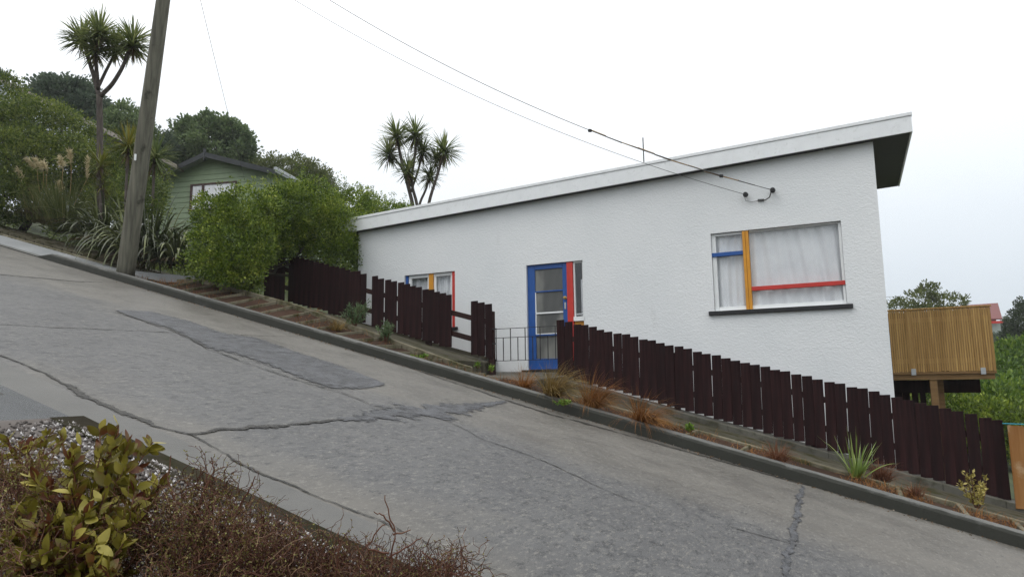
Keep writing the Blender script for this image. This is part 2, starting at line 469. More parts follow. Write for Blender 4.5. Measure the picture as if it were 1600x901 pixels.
def tag(o, label=None, cat=None, group=None, kind=None):
    if label: o['label'] = label
    if cat: o['category'] = cat
    if group: o['group'] = group
    if kind: o['kind'] = kind
    return o

def thing(name, label, cat, loc=(0, 0, 0), group=None):
    o = bpy.data.objects.new(name, None); COL.objects.link(o)
    o.empty_display_size = .2
    o.location = tuple(map(float, loc))
    return tag(o, label, cat, group)

def settle(o, root):
    """give a part built in world coordinates to its thing (the thing's empty keeps its own place)"""
    o.parent = root
    o.matrix_parent_inverse = Matrix.Translation(-Vector(root.location))
    return o

# --------------------------------------------------------------- foliage helpers
def unit(n):
    v = RNG.normal(size=(n, 3)); return v / np.linalg.norm(v, axis=1, keepdims=True)
def norm(v): return v / np.maximum(np.linalg.norm(v, axis=-1, keepdims=True), 1e-9)

def leaves(name, P, A, length, width, mat, parent=None, fold=.18, mid=.5, nseg=1):
    """kite or oval leaves at P pointing along A"""
    n = len(P)
    length = np.broadcast_to(length, (n,))[:, None]; width = np.broadcast_to(width, (n,))[:, None]
    A = norm(A); s = norm(np.cross(A, unit(n))); up = np.cross(s, A)
    if nseg == 1:
        b = P; t = P + A * length
        c = P + A * length * mid + up * width * fold
        l_ = c + s * width * .5; r_ = c - s * width * .5
        m_ = P + A * length * mid
        V = np.stack([b, l_, t, r_], 1).reshape(-1, 3)
        k = np.arange(n)[:, None] * 4
        F = np.concatenate([k + np.array([[0, 2, 1]]), k + np.array([[0, 3, 2]])], 0)
        me = np_mesh(name, V, F)
    else:
        prof = [(0, .04), (.18, .62), (.42, 1.0), (.68, .82), (.88, .42), (1.0, .02)]
        rows = []
        curl = RNG.uniform(-.25, .1, (n, 1))
        for t, w in prof:
            c = P + A * length * t + up * length * curl * t * t
            rows += [c + s * width * .5 * w + up * width * fold * w, c, c - s * width * .5 * w + up * width * fold * w]
        V = np.stack(rows, 1).reshape(-1, 3)
        k = np.arange(n)[:, None] * 18
        F = []
        for i in range(5):
            a = i * 3
            F += [k + np.array([[a, a + 1, a + 4, a + 3]]), k + np.array([[a + 1, a + 2, a + 5, a + 4]])]
        me = np_mesh(name, V, np.concatenate(F, 0), True)
    return link(name, me, mat, parent)

def blades(name, P, D, length, width, droop, mat, parent=None, seg=6, prof='sword', wob=0.0, cup=0.0):
    """long leaves from P along D, bending down under their weight"""
    n = len(P); D = norm(D)
    length = np.broadcast_to(length, (n,)).astype(float); width = np.broadcast_to(width, (n,)).astype(float); droop = np.broadcast_to(droop, (n,)).astype(float)
    side = norm(np.cross(D, np.array([0, 0, 1.0])) + 1e-4 * unit(n) + wob * unit(n))
    rows = []
    pos = P.copy(); d = D.copy(); pts = []
    ts = np.linspace(0, 1, seg + 1)
    for i in range(seg + 1):
        pts.append(pos.copy())
        pos = pos + d * (length / seg)[:, None]
        d = norm(d + np.array([0, 0, -1.0]) * (droop * (.35 + 1.3 * ts[i]) / seg)[:, None])
    for i, t in enumerate(ts):
        w = {'sword': (.55 + .45 * math.sin(min(1, t * 2.2) * math.pi / 2)) * (1 - t) ** .6 if t < 1 else .02,
             'grass': (1 - t) ** .7 if t < 1 else .03, 'plume': math.sin(math.pi * (t * .85 + .12))}[prof]
        rows += [pts[i] + side * (width * w * .5)[:, None], pts[i] - side * (width * w * .5)[:, None]]
    m = 2 * (seg + 1)
    V = np.stack(rows, 1).reshape(-1, 3)
    k = np.arange(n)[:, None] * m
    F = np.concatenate([k + np.array([[2 * i, 2 * i + 1, 2 * i + 3, 2 * i + 2]]) for i in range(seg)], 0)
    return link(name, np_mesh(name, V, F, True), mat, parent)

def poly_tubes(name, P, R, mat, parent=None, k=3):
    """P (n,m,3) polylines with radii R (n,m)"""
    n, m, _ = P.shape
    T = norm(np.gradient(P, axis=1)); ref = unit(n)[:, None, :]
    a = norm(np.cross(T, np.broadcast_to(ref, T.shape))); b = np.cross(T, a)
    ring = [P + (a * math.cos(2 * math.pi * j / k) + b * math.sin(2 * math.pi * j / k)) * R[..., None] for j in range(k)]
    V = np.stack(ring, 2).reshape(-1, 3)                # n,m,k
    base = np.arange(n)[:, None] * (m * k)
    F = []
    for i in range(m - 1):
        for j in range(k):
            F.append(base + np.array([[i * k + j, i * k + (j + 1) % k, (i + 1) * k + (j + 1) % k, (i + 1) * k + j]]))
    return link(name, np_mesh(name, V, np.concatenate(F, 0), True), mat, parent)

def crown_pts(blobs, n, clump=.16, per=40, shell=.75, seed=None):
    """leaf positions in clumps spread over and inside a set of ellipsoids; returns points and outward directions"""
    C = np.array([b[0] for b in blobs], float); Rr = np.array([b[1] if hasattr(b[1], '__len__') else (b[1],) * 3 for b in blobs], float)
    area = (Rr.prod(1)) ** (2 / 3); w = area / area.sum()
    nc = max(4, n // per)
    which = RNG.choice(len(C), nc, p=w)
    u = unit(nc)
    rad = np.where(RNG.random(nc) < shell, RNG.uniform(.86, 1.10, nc), RNG.uniform(.25, .9, nc) ** .6)
    cc = C[which] + u * Rr[which] * rad[:, None]
    # drop clumps that lie well inside another ellipsoid
    keep = np.ones(nc, bool)
    for c, r in zip(C, Rr):
        q = np.linalg.norm((cc - c) / r, axis=1); keep &= ~((q < .55) & (RNG.random(nc) < .75))
    cc = cc[keep]; uu = u[keep]; rr = Rr[which][keep]
    k = len(cc)
    sz = RNG.uniform(.6, 1.5, k)
    m = max(1, n // k)
    off = unit(k * m) * (RNG.random((k * m, 1)) ** .45)
    pp = np.repeat(cc, m, 0) + off * (np.repeat(sz, m) * clump)[:, None] * np.array([1, 1, .8])
    dd = norm(np.repeat(uu, m, 0) * .5 + off * .9 + np.array([0, 0, .25]) + .5 * unit(k * m))
    return pp, dd

def limb_path(a, b, sag=.0, n=5, wob=.05):
    a, b = np.array(a, float), np.array(b, float)
    ts = np.linspace(0, 1, n)[:, None]
    p = a + (b - a) * ts + np.sin(ts * math.pi) * np.array([0, 0, -sag])
    p[1:-1] += RNG.normal(size=(n - 2, 3)) * wob * np.linalg.norm(b - a)
    return p

def tree(name, label, cat, blobs, base, lf, mat, n, lw=(.09, .05), clump=.35, per=45, bark='darkbark', r0=.14, group=None, shell=.75):
    root = thing(name, label, cat, base, group)
    P, A = crown_pts(blobs, n, clump, per, shell)
    jit = RNG.uniform(.7, 1.35, len(P))
    settle(leaves('crown', P, A, lw[0] * jit, lw[1] * jit, L[mat]), root)
    mb = MB(); base = np.array(base, float)
    cs = np.array([b[0] for b in blobs], float)
    fork = base + (cs.mean(0) - base) * .45
    mb.tube([tuple(p) for p in limb_path(base - np.array([0, 0, .3]), fork, 0, 5, .03)], np.linspace(r0, r0 * .7, 5), 8)
    for c in cs:
        mb.tube([tuple(p) for p in limb_path(fork, c, .05, 5, .06)], np.linspace(r0 * .6, r0 * .12, 5), 6)
    settle(mb.build('trunk', M[bark], None, 0, True), root)
    return root

# ================================================================== THE SETTING
# ---- ground
xs = np.concatenate([[-900, -400, -200, -120, -80], np.arange(-60, 60.1, 2.0), [80, 120, 200, 400, 900]])
ys = np.concatenate([[-300, -120, -60, -30, -15, -6, -2, 0], np.arange(2, 40.1, 2.0), [45, 50, 60, 70, 80, 100, 130, 180, 260, 400, 700, 1200]])
gx, gy = np.meshgrid(xs, ys)
gz = hill(gx, gy) - 0.22
far = np.clip((gy - 24) / 60, 0, 1)
gz = gz + far * (np.sin(gx * .11) * np.cos(gy * .07) * .8)
gz -= np.clip((gy - 120) / 400, 0, 1) * 6
nx, ny = len(xs), len(ys)
i0 = (np.arange(ny - 1)[:, None] * nx + np.arange(nx - 1)[None]).ravel()
F = np.stack([i0, i0 + 1, i0 + nx + 1, i0 + nx], 1)
g = link('ground', np_mesh('ground', np.stack([gx, gy, gz], -1), F, True), M['grass']); tag(g, kind='structure')

def z_at(h): return lambda x: -h - S * x
def strip(name, x0, x1, y0, y1, h, mat, nx=60, ny=6, parent=None, wav=0.0):
    X = np.linspace(x0, x1, nx + 1); Y = np.linspace(y0, y1, ny + 1)
    GX, GY = np.meshgrid(X, Y)
    GZ = -h - S * GX
    if wav: GZ = GZ + wav * (np.sin(GX * 1.7 + GY) + np.sin(GX * .63 - GY * 2.1) + .6 * np.sin(GX * 4.3 + 1.3))
    a = (np.arange(ny)[:, None] * (nx + 1) + np.arange(nx)[None]).ravel()
    o = link(name, np_mesh(name, np.stack([GX, GY, GZ], -1), np.stack([a, a + 1, a + nx + 2, a + nx + 1], 1), True), mat, parent)
    return o

road = tag(strip('road', -48, 30, Y_CRACK - .02, Y_KERB + .02, H_ROAD, M['road'], 200, 20), kind='structure')
gut = tag(strip('gutter', -48, 30, Y_GUT, Y_CRACK - .021, H_ROAD - .002, M['gutter'], 100, 2), kind='structure')

# ---- kerb across the road, with a dropped crossing uphill
XD = -14.9
def kerb_top(x): return -H_ROAD - S * x + (.157 if x > XD else max(.03, .157 + (x - XD) * .28))
mb = MB()
xk = np.concatenate([np.linspace(-48, XD - .5, 12), np.linspace(XD - .45, XD, 6), np.arange(XD + .4, 4, .09), np.linspace(4.2, 30, 40)])
V = []; prof = [(8.70, -.06), (8.705, .035), (8.722, None), (8.745, None), (8.85, None), (8.855, -.06)]
for x in xk:
    zt = kerb_top(x); zr = -H_ROAD - S * x; wob = .006 * math.sin(x * 2.3) + .004 * math.sin(x * 7.1) + random.gauss(0, .0025); chip = max(0, random.gauss(-.004, .006))
    V += [(x, 8.695 + wob, zr - .06), (x, 8.70 + wob, zr + (zt - zr) * .72), (x, 8.715 + wob + chip, zt - .012 - chip * .6), (x, 8.745 + wob + chip, zt - random.random() * .003), (x, 8.85 + wob * .5, zt + .002), (x, 8.85, zr - .06)]
F = [(i * 6 + j, (i + 1) * 6 + j, (i + 1) * 6 + j + 1, i * 6 + j + 1) for i in range(len(xk) - 1) for j in range(5)]
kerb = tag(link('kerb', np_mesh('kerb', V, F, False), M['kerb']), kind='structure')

# ---- planted strip, long edging, footpath, plinth of the fence
strip_o = tag(strip('planting_strip', -4.75, 30, 8.852, 9.72, 1.235, M['mulch'], 300, 12, None, .008), kind='structure')
def rise(x): return .24 * min(1.0, max(0.0, (-5.6 - x) / 3.6)) * (1.0 if x > -11.6 else max(0.0, (x + 12.8) / 1.2))
def strip_z(x, y):
    t = min(1.0, max(0.0, (y - 8.86) / .84))
    return -S * x - 1.235 * (1 - t) + (-1.275 + rise(x)) * t
XS = np.linspace(-14.6, -4.75, 130); V = []
for q, x in enumerate(XS):
    for v in range(9):
        y = 8.852 + .868 * v / 8; V.append((x, y, strip_z(x, y) - .012 + .010 * math.sin(x * 3.1 + y * 4) * math.sin(x * 7.7 - y)))
F = [(a * 9 + b, (a + 1) * 9 + b, (a + 1) * 9 + b + 1, a * 9 + b + 1) for a in range(129) for b in range(8)]
tag(link('planting_strip', np_mesh('planting_strip', V, F, True), M['mulch']), kind='structure')
path = tag(strip('path', -4.46, 30, 9.70, 11.20, H_PATH, M['path'], 80, 3), kind='structure')
V = []
XS = np.concatenate([[-48, -30, -20], np.linspace(-15, -6.06, 60)])
for x in XS:
    z0 = -H_PATH - S * x; r_ = rise(x)
    V += [(x, 9.72, z0 + r_ - .5), (x, 9.72, z0 + r_), (x, 10.4, z0 + r_ * .85), (x, 11.21, z0 + r_ * .55), (x, 11.21, z0 - .5)]
F = [(a * 5 + b, (a + 1) * 5 + b, (a + 1) * 5 + b + 1, a * 5 + b + 1) for a in range(len(XS) - 1) for b in range(4)]
F.append(tuple((len(XS) - 1) * 5 + b for b in range(5)))
tag(link('path', np_mesh('path', V, F, False), M['path']), kind='structure')
settle(MB().slope(-12.3, -5.45, 9.70, 9.79, z_at(1.45), lambda x: -1.205 - S * x + rise(x), 40).slope(-4.0, 30, 9.70, 9.79, z_at(1.45), z_at(1.195), 40).build('path_edging', M['edge'], None, .012), path)
yard = tag(strip('yard', -11.9, -6.46, 11.58, 12.66, 1.27, M['soil'], 20, 3), kind='structure')
tag(strip('yard', -4.44, 2.2, 11.58, 12.66, 1.27, M['soil'], 20, 3), kind='structure')
pl = tag(MB().slope(-4.55, 12, 11.20, 11.62, z_at(1.6), z_at(1.172), 24).build('plinth', M['plinth'], None, .012), kind='structure')
pl2 = tag(MB().slope(-48, -6.0, 11.22, 11.62, z_at(1.6), z_at(1.235), 40).build('plinth', M['path'], None, .012), kind='structure')
# the bars across the strip that once were steps (uphill of the gate close together, further down in twos and threes)
bars_x = list(np.arange(-11.6, -4.9, .40)) + [-2.62, -1.98, -1.32, .35, .95, 1.45]
for k, x in enumerate(bars_x):
    y0 = 8.92 if x < -4.8 else 8.87
    b = MB()
    za, zb = ((strip_z(x, y0) + .020, strip_z(x, 9.69) + .030) if x < -4.8 else (-1.20 - S * x, -1.20 - S * x))
    b.hexa([(x, y0, za - .2), (x + .048, y0, za - .2), (x + .048, 9.69, zb - .2), (x, 9.69, zb - .2), (x, y0, za), (x + .048, y0, za), (x + .048, 9.69, zb), (x, 9.69, zb)])
    settle(b.build('step_edge', M['edge'], None, .008), path)
# stepped footpath further up beyond the driveway
st_m = MB(); n_m = MB()
for k in range(34):
    x = -27.5 + k * .36
    z1 = -1.20 - S * (x)
    st_m.box(x, x + .36, 9.6, 11.15, z1 - .6, z1 - .012)
    n_m.box(x + .31, x + .37, 9.6, 11.15, z1 - .12, z1)
stp = tag(st_m.build('steps', M['path']), kind='structure')
settle(n_m.build('step_edge', M['edge'], None, .006), stp)
settle(MB().slope(-30, -14.2, 9.44, 9.58, z_at(1.5), z_at(1.16), 20).build('path_edging', M['edge'], None, .012), stp)
# crossing apron between kerb and steps
def apron_z(x, v):
    d = min(1.0, max(0.0, (x - (XD - .6)) / .9))
    return -(1.312 * (1 - d) + 1.190 * d) * (1 - v) - 1.190 * v - S * x
XA = np.linspace(-34, -12.95, 50); V = []
for x in XA:
    for v in (0, .35, .7, 1.0): V.append((x, 8.852 + .578 * v, apron_z(x, v)))
F = [(i * 4 + j, (i + 1) * 4 + j, (i + 1) * 4 + j + 1, i * 4 + j + 1) for i in range(len(XA) - 1) for j in range(3)]
apr = tag(link('driveway', np_mesh('driveway', V, F, True), M['drive']), kind='structure')
# driveway of the green house, falling less steeply than the street
ctr = [(-14.9, 9.25, 2.62), (-13.9, 9.9, 2.50), (-13.2, 10.45, 2.41), (-12.6, 10.75, 2.36), (-12.1, 11.0, 2.31), (-11.7, 11.3, 2.27)]
V = []
for i, (x, y, z) in enumerate(ctr):
    w = .55 if i < 4 else .5
    V += [(x - .35 * w, y + w, z + .03), (x + .35 * w, y - w, z - .04), (x + .35 * w, y - w - .01, z - .5)]
F = [(i * 3 + j, (i + 1) * 3 + j, (i + 1) * 3 + j + 1, i * 3 + j + 1) for i in range(len(ctr) - 1) for j in (0, 1)]
drv = tag(link('driveway', np_mesh('driveway', V, F, True), M['drive']), kind='structure')

# ---- near verge: kerb, gravel bed, wet crossing
nk = MB()
nk.slope(-4.05, 30, 2.62, 2.715, z_at(1.6), z_at(1.305), 60)
tag(nk.build('kerb', M['mosskerb'], None, .02), kind='structure')
tag(strip('verge', -4.1, 30, -6, 2.60, 1.262, M['gravelbed'], 80, 16, None, .006), kind='structure')
tag(strip('driveway', -48, -4.1, -6, 2.715, 1.325, M['asphalt'], 60, 8, None, .003), kind='structure')
tag(strip('soil_strip', -4.08, 30, 2.44, 2.64, 1.250, M['soil'], 120, 2, None, .006), kind='structure')

# ---- tar patches, joints and cracks on the road
def lift(p, h): return (p[0], p[1], -h - S * p[0])
def ribbon(name, pix, widths, mat, h=H_ROAD - .005, parent=None, rag=.35, step=.05):
    P = np.array([at_g(*q) for q in pix]); W = np.array(widths, float)
    seg = np.linalg.norm(np.diff(P[:, :2], axis=0), axis=1); s_ = np.concatenate([[0], np.cumsum(seg)])
    n = max(14, int(s_[-1] / step)); t = np.linspace(0, s_[-1], n)
    X = np.interp(t, s_, P[:, 0]); Y = np.interp(t, s_, P[:, 1]); w = np.interp(t / s_[-1], np.linspace(0, 1, len(W)), W)
    def rn(k):
        z = RNG.normal(size=n); ker = np.ones(k) / k; return np.convolve(z, ker, 'same') * math.sqrt(k)
    tx, ty = np.gradient(X), np.gradient(Y); q = np.hypot(tx, ty); nx_, ny_ = -ty / q, tx / q
    off = rn(9) * .012 + rn(3) * .006
    X += nx_ * off; Y += ny_ * off
    a = w * .5 * np.clip(1 + rag * (.6 * rn(5) + .5 * rn(2)), .12, 2.6); b = w * .5 * np.clip(1 + rag * (.6 * rn(5) + .5 * rn(2)), .12, 2.6)
    a, b = a * 1.5, b * 1.5
    z0 = -h - S * X
    V = np.stack([np.stack([X + nx_ * a, Y + ny_ * a, -h - S * (X + nx_ * a)], 1), np.stack([X, Y, z0], 1), np.stack([X - nx_ * b, Y - ny_ * b, -h - S * (X - nx_ * b)], 1)], 1).reshape(-1, 3)
    k = np.arange(n - 1)[:, None] * 3
    me = np_mesh(name, V, np.concatenate([k + np.array([[0, 1, 4, 3]]), k + np.array([[1, 2, 5, 4]])], 0))
    me.attributes.new('rim', 'FLOAT', 'POINT').data.foreach_set('value', np.tile(np.array([1., 0., 1.], np.float32), n))
    o = link(name, me, mat)
    if parent is not None: settle(o, parent)
    return o
# long patch: upper and lower outline read off the road
def patch(name, up, lo, mat, parent, h=H_ROAD - .009):
    U = np.array([at_g(*q) for q in up])[:, :2]; D = np.array([at_g(*q) for q in lo])[:, :2]
    def res(P, n):
        s_ = np.concatenate([[0], np.cumsum(np.linalg.norm(np.diff(P, axis=0), axis=1))]); t = np.linspace(0, s_[-1], n)
        return np.stack([np.interp(t, s_, P[:, 0]), np.interp(t, s_, P[:, 1])], 1)
    n, q = 90, 9
    U, D = res(U, n), res(D, n)
    g0 = np.linspace(-.12, 1.12, q)
    XY = U[:, None] + (D - U)[:, None] * g0[None, :, None]
    V = np.concatenate([XY, (-h - S * XY[..., :1])], -1).reshape(-1, 3)
    wd = np.linalg.norm(D - U, axis=1)
    t = np.linspace(0, 1, n)
    rim = np.maximum(np.abs(g0[None] - .5) * 2 - .12, 0) ** 3 + 1.2 * (np.exp(-t * 45) + np.exp(-(1 - t) * 45))[:, None] + np.clip(.12 - wd, 0, .12)[:, None] * 2
    i_ = (np.arange(n - 1)[:, None] * q + np.arange(q - 1)[None]).ravel()
    me = np_mesh(name, V, np.stack([i_, i_ + 1, i_ + q + 1, i_ + q], 1))
    me.attributes.new('rim', 'FLOAT', 'POINT').data.foreach_set('value', rim.astype(np.float32).ravel())
    settle(link(name, me, mat), parent)
patch('tar_patch', [(178, 484), (235, 487), (300, 503), (345, 520), (400, 528), (460, 549), (520, 568), (560, 583), (607, 601)],
      [(180, 486), (215, 499), (270, 515), (330, 545), (370, 553), (420, 571), (470, 591), (520, 607), (560, 608), (605, 603)], M['tar'], road)
ribbon('tar_joint', [(535, 657), (590, 649), (640, 645), (700, 640), (745, 634), (790, 627)], [.08, .24, .40, .26, .12, .05], M['tar'], H_ROAD - .007, road, .5)
ribbon('crack', [(0, 555), (60, 577), (148, 627), (190, 643), (240, 666), (300, 680), (345, 705), (400, 738), (480, 768), (520, 784), (590, 810), (640, 835), (700, 862), (790, 898), (900, 950)],
       [.022, .022, .04, .07, .085, .055, .022, .018, .028, .022, .018, .014, .012, .012, .012], M['crackfill'], H_ROAD - .006, road, .55)
ribbon('crack', [(298, 680), (345, 673), (400, 667), (480, 661), (540, 656)], [.04, .05, .05, .04, .035], M['crackfill'], H_ROAD - .008, road, .6)
ribbon('tar_joint', [(1257, 760), (1250, 795), (1240, 835), (1228, 880), (1220, 930)], [.03, .045, .05, .045, .05], M['tar'], H_ROAD - .006, road, .3)
ribbon('crack', [(180, 487), (270, 517), (330, 547), (400, 573), (480, 598), (540, 615), (600, 640)], [.02, .03, .03, .03, .03, .02, .015], M['crackfill'], H_ROAD - .011, road, .6)
ribbon('crack', [(0, 507), (120, 513), (230, 518), (330, 522), (465, 526)], [.02, .018, .015, .012, .01], M['crackfill'], H_ROAD - .005, road, .6)
ribbon('crack', [(0, 429), (60, 434), (110, 439), (160, 441)], [.05, .06, .03, .015], M['crackfill'], H_ROAD - .005, road, .6)
ribbon('crack', [(1140, 822), (1180, 833), (1232, 848)], [.012, .018, .014], M['crackfill'], H_ROAD - .005, road, .6)
ribbon('crack', [(690, 655), (760, 688), (850, 720), (960, 770), (1040, 800)], [.012, .012, .016, .014, .008], M['crackfill'], H_ROAD - .005, road, .7)
ribbon('crack', [(0, 617), (60, 640), (85, 652)], [.03, .03, .03], M['crackfill'], H_ROAD - .014, road, .5)
# grit along the foot of the kerb
tag(ribbon('grit_line', [(330, 478), (600, 562), (860, 647), (1100, 713), (1350, 782), (1600, 852)], [.05, .06, .07, .08, .08, .08], M['crackfill'], H_ROAD - .006, None, .7), kind='structure')

# white gravel chips on the near verge
m = Mat('white_gravel_chip'); gi = m.n('ShaderNodeNewGeometry')
M['stone'] = m.set(m.ramp(gi.outputs['Random Per Island'], [(.1, (.05, .042, .036)), (.6, (.145, .128, .120)), (.95, (.48, .465, .46))]), .7, .3)
n = 9000
px = RNG.uniform(-4.05, -.6, n); py = 2.52 - RNG.random(n) ** 1.2 * 1.35
r = RNG.uniform(.006, .014, n)
ico = np.array([(0, 0, 1), (.9, 0, .1), (0, .9, -.1), (-.9, 0, .1), (0, -.9, -.1), (0, 0, -.6)], float)
icof = np.array([(0, 1, 2), (0, 2, 3), (0, 3, 4), (0, 4, 1), (5, 2, 1), (5, 3, 2), (5, 4, 3), (5, 1, 4)])
V = ico[None] * r[:, None, None] * RNG.uniform(.6, 1.4, (n, 6, 1)) 
ang = RNG.uniform(0, 6.28, n); ca, sa = np.cos(ang)[:, None], np.sin(ang)[:, None]
V = np.stack([V[..., 0] * ca - V[..., 1] * sa, V[..., 0] * sa + V[..., 1] * ca, V[..., 2]], -1)
V += np.stack([px, py, -1.258 - S * px], 1)[:, None]
gr = link('gravel', np_mesh('gravel', V.reshape(-1, 3), (np.arange(n)[:, None, None] * 6 + icof[None]).reshape(-1, 3)), M['stone'])
tag(gr, 'loose white gravel chips on the near verge', 'gravel', kind='stuff')

# ================================================================== THE WHITE HOUSE
YW = Y_WALL
XL, XR, YB = -10.01, .55, 15.45
def wt(x): return 3.44 + (x + 10.4) * (.44 / 11.5)          # underside of the roof
def wb(x): return -1.75 - S * x
house = thing('white_house', 'white roughcast house with a slanting flat roof and red, yellow and blue window bars', 'house', (-4.7, YW, 0))
ops = [(-8.73, -7.45, 1.16, 2.35), (-5.79, -4.585, .235, 2.325), (-2.14, -.02, 1.19, 2.585)]
mb = MB()
cuts = sorted({XL, XR, *[o[0] for o in ops], *[o[1] for o in ops]})
for a, b in zip(cuts[:-1], cuts[1:]):
    spans = [o for o in ops if o[0] <= a + 1e-6 and o[1] >= b - 1e-6]
    lo = [(wb(a), wb(b))]; hi = []
    for o in spans: hi.append((o[2], o[2])); lo.append((o[3], o[3]))
    hi.append((wt(a), wt(b)))
    for (l0, l1), (h0, h1) in zip(lo, hi): mb.quad((a, YW, l0), (b, YW, l1), (b, YW, h1), (a, YW, h0))
for x0, x1, z0, z1 in ops:
    yi = YW + .13
    mb.quad((x0, YW, z0), (x0, YW, z1), (x0, yi, z1), (x0, yi, z0)).quad((x1, YW, z1), (x1, YW, z0), (x1, yi, z0), (x1, yi, z1))
    mb.quad((x0, YW, z1), (x1, YW, z1), (x1, yi, z1), (x0, yi, z1)).quad((x1, YW, z0), (x0, YW, z0), (x0, yi, z0), (x1, yi, z0))
for x in (XL, XR): mb.quad((x, YW, wb(x)), (x, YB, wb(x)), (x, YB, wt(x)), (x, YW, wt(x)))
mb.quad((XL, YB, wb(XL)), (XR, YB, wb(XR)), (XR, YB, wt(XR)), (XL, YB, wt(XL)))
settle(mb.build('wall', M['stucco']), house)
# rooms behind the windows
mb = MB()
for x0, x1 in ((-9.9, -6.9), (-6.8, -4.2), (-4.1, .44)):
    y0, y1, z0, z1 = YW + .14, YW + 2.4, (.24 if x0 < -4.2 else .2), 2.75
    mb.quad((x0, y1, z0), (x1, y1, z0), (x1, y1, z1), (x0, y1, z1)).quad((x0, y0, z0), (x1, y0, z0), (x1, y1, z0), (x0, y1, z0)).quad((x0, y0, z1), (x1, y0, z1), (x1, y1, z1), (x0, y1, z1))
    mb.quad((x0, y0, z0), (x0, y1, z0), (x0, y1, z1), (x0, y0, z1)).quad((x1, y0, z0), (x1, y1, z0), (x1, y1, z1), (x1, y0, z1))
settle(mb.build('interior', M['dark']), house)

# roof: deck, soffit, fascia boards, capping
RX0, RX1, RY0, RY1 = -10.42, 1.115, 12.455, 16.05
def slab(x0, x1, y0, y1, d0, d1):
    return [(x0, y0, wt(x0) + d0), (x1, y0, wt(x1) + d0), (x1, y1, wt(x1) + d0), (x0, y1, wt(x0) + d0), (x0, y0, wt(x0) + d1), (x1, y0, wt(x1) + d1), (x1, y1, wt(x1) + d1), (x0, y1, wt(x0) + d1)]
roof = settle(MB().hexa(slab(RX0 + .03, RX1 - .03, RY0 + .03, RY1 - .03, .012, .30)).build('roof', M['roof']), house)
def give(o, part, root):
    o.parent = part; o.matrix_parent_inverse = Matrix.Translation(-Vector(root.location)); return o
# the part above sits at its thing's origin, so its children need the same correction
sf = MB()
nj = 9
xsf = np.linspace(RX0 + .03, RX1 - .03, nj + 1)
for a, b in zip(xsf[:-1], xsf[1:]): sf.hexa(slab(a + .004, b - .004, RY0 + .028, RY1 - .03, -.006, .011))
def child(o, part):
    o.parent = part; o.matrix_parent_inverse = Matrix.Identity(4); return o
child(sf.build('soffit', M['soffit']), roof)
fa = MB().hexa(slab(RX0, RX1, RY0, RY0 + .027, -.01, .255)).hexa(slab(RX0, RX0 + .027, RY0 + .0275, RY1, -.01, .255)).hexa(slab(RX1 - .027, RX1, RY0 + .0275, RY1, -.01, .255))
child(fa.build('fascia', M['fascia'], None, .004), roof)
ca_ = MB().hexa(slab(RX0 - .012, RX1 + .012, RY0 - .014, RY0 + .12, .257, .318)).hexa(slab(RX0 - .012, RX0 + .11, RY0 + .121, RY1, .257, .318)).hexa(slab(RX1 - .11, RX1 + .012, RY0 + .121, RY1, .257, .318))
child(ca_.build('capping', M['fascia'], None, .008), roof)
ant = at_y(1006, 252, 13.2)
child(MB().tube([(ant[0], 13.2, ant[2] - .3), (ant[0], 13.2, at_y(1006, 215, 13.2)[2])], .011, 6).build('antenna_rod', M['iron']), roof)

def part(mb, name, mat, parent, bevel=.004):
    o = mb.build(name, mat, None, bevel); o.parent = parent
    if parent.type == 'EMPTY': o.matrix_parent_inverse = Matrix.Translation(-Vector(parent.location))
    return o
B = lambda *a: MB().box(*a)

# big window: x -2.14..-.02, z 1.19..2.585
yf = YW + .055
fr = MB().box(-2.135, -2.065, yf, yf + .06, 1.195, 2.58).box(-.065, -.025, yf, yf + .06, 1.195, 2.58).box(-2.064, -.066, yf, yf + .06, 1.195, 1.262).box(-2.064, -1.605, yf, yf + .06, 2.535, 2.58).box(-1.495, -.066, yf, yf + .06, 2.555, 2.58)
w = part(fr, 'window', M['white'], house)
part(MB().box(-1.602, -1.553, yf - .045, yf + .05, 1.19, 2.583).box(-1.549, -1.498, yf - .045, yf + .05, 1.19, 2.583), 'mullion', M['yellow'], w)
part(B(-2.145, -1.603, yf - .03, yf + .05, 2.165, 2.235), 'transom', M['blue'], w)
part(B(-1.497, -.022, yf - .03, yf + .05, 1.515, 1.585), 'transom', M['red'], w)
part(MB().box(-2.064, -1.603, yf + .03, yf + .034, 1.263, 2.534).box(-1.496, -.066, yf + .03, yf + .034, 1.263, 2.554), 'pane', M['glass'], w, 0)
part(B(-2.235, .065, YW - .055, YW + .05, 1.118, 1.188), 'sill', M['black'], w, .006)
# left window
fr = MB().box(-8.655, -7.535, yf, yf + .06, 1.17, 1.23).box(-8.655, -8.585, yf, yf + .06, 1.231, 2.275).box(-8.17, -8.12, yf, yf + .06, 1.231, 2.275).box(-8.01, -7.95, yf, yf + .06, 1.231, 2.275).box(-7.59, -7.535, yf, yf + .06, 1.231, 2.275).box(-8.655, -7.535, yf, yf + .06, 2.276, 2.345)
w = part(fr, 'window', M['white'], house)
part(B(-8.725, -8.657, yf - .02, yf + .05, 1.165, 2.345), 'jamb', M['blue'], w)
part(B(-8.119, -8.012, yf - .03, yf + .055, 1.165, 2.345), 'mullion', M['yellow'], w)
part(B(-7.533, -7.455, yf - .03, yf + .05, 1.165, 2.348), 'jamb', M['red'], w)
part(MB().box(-8.584, -8.171, yf + .03, yf + .034, 1.232, 2.274).box(-7.949, -7.591, yf + .03, yf + .034, 1.232, 2.274), 'pane', M['glass'], w, 0)
part(B(-8.8, -7.38, YW - .05, YW + .05, 1.10, 1.162), 'sill', M['black'], w, .006)
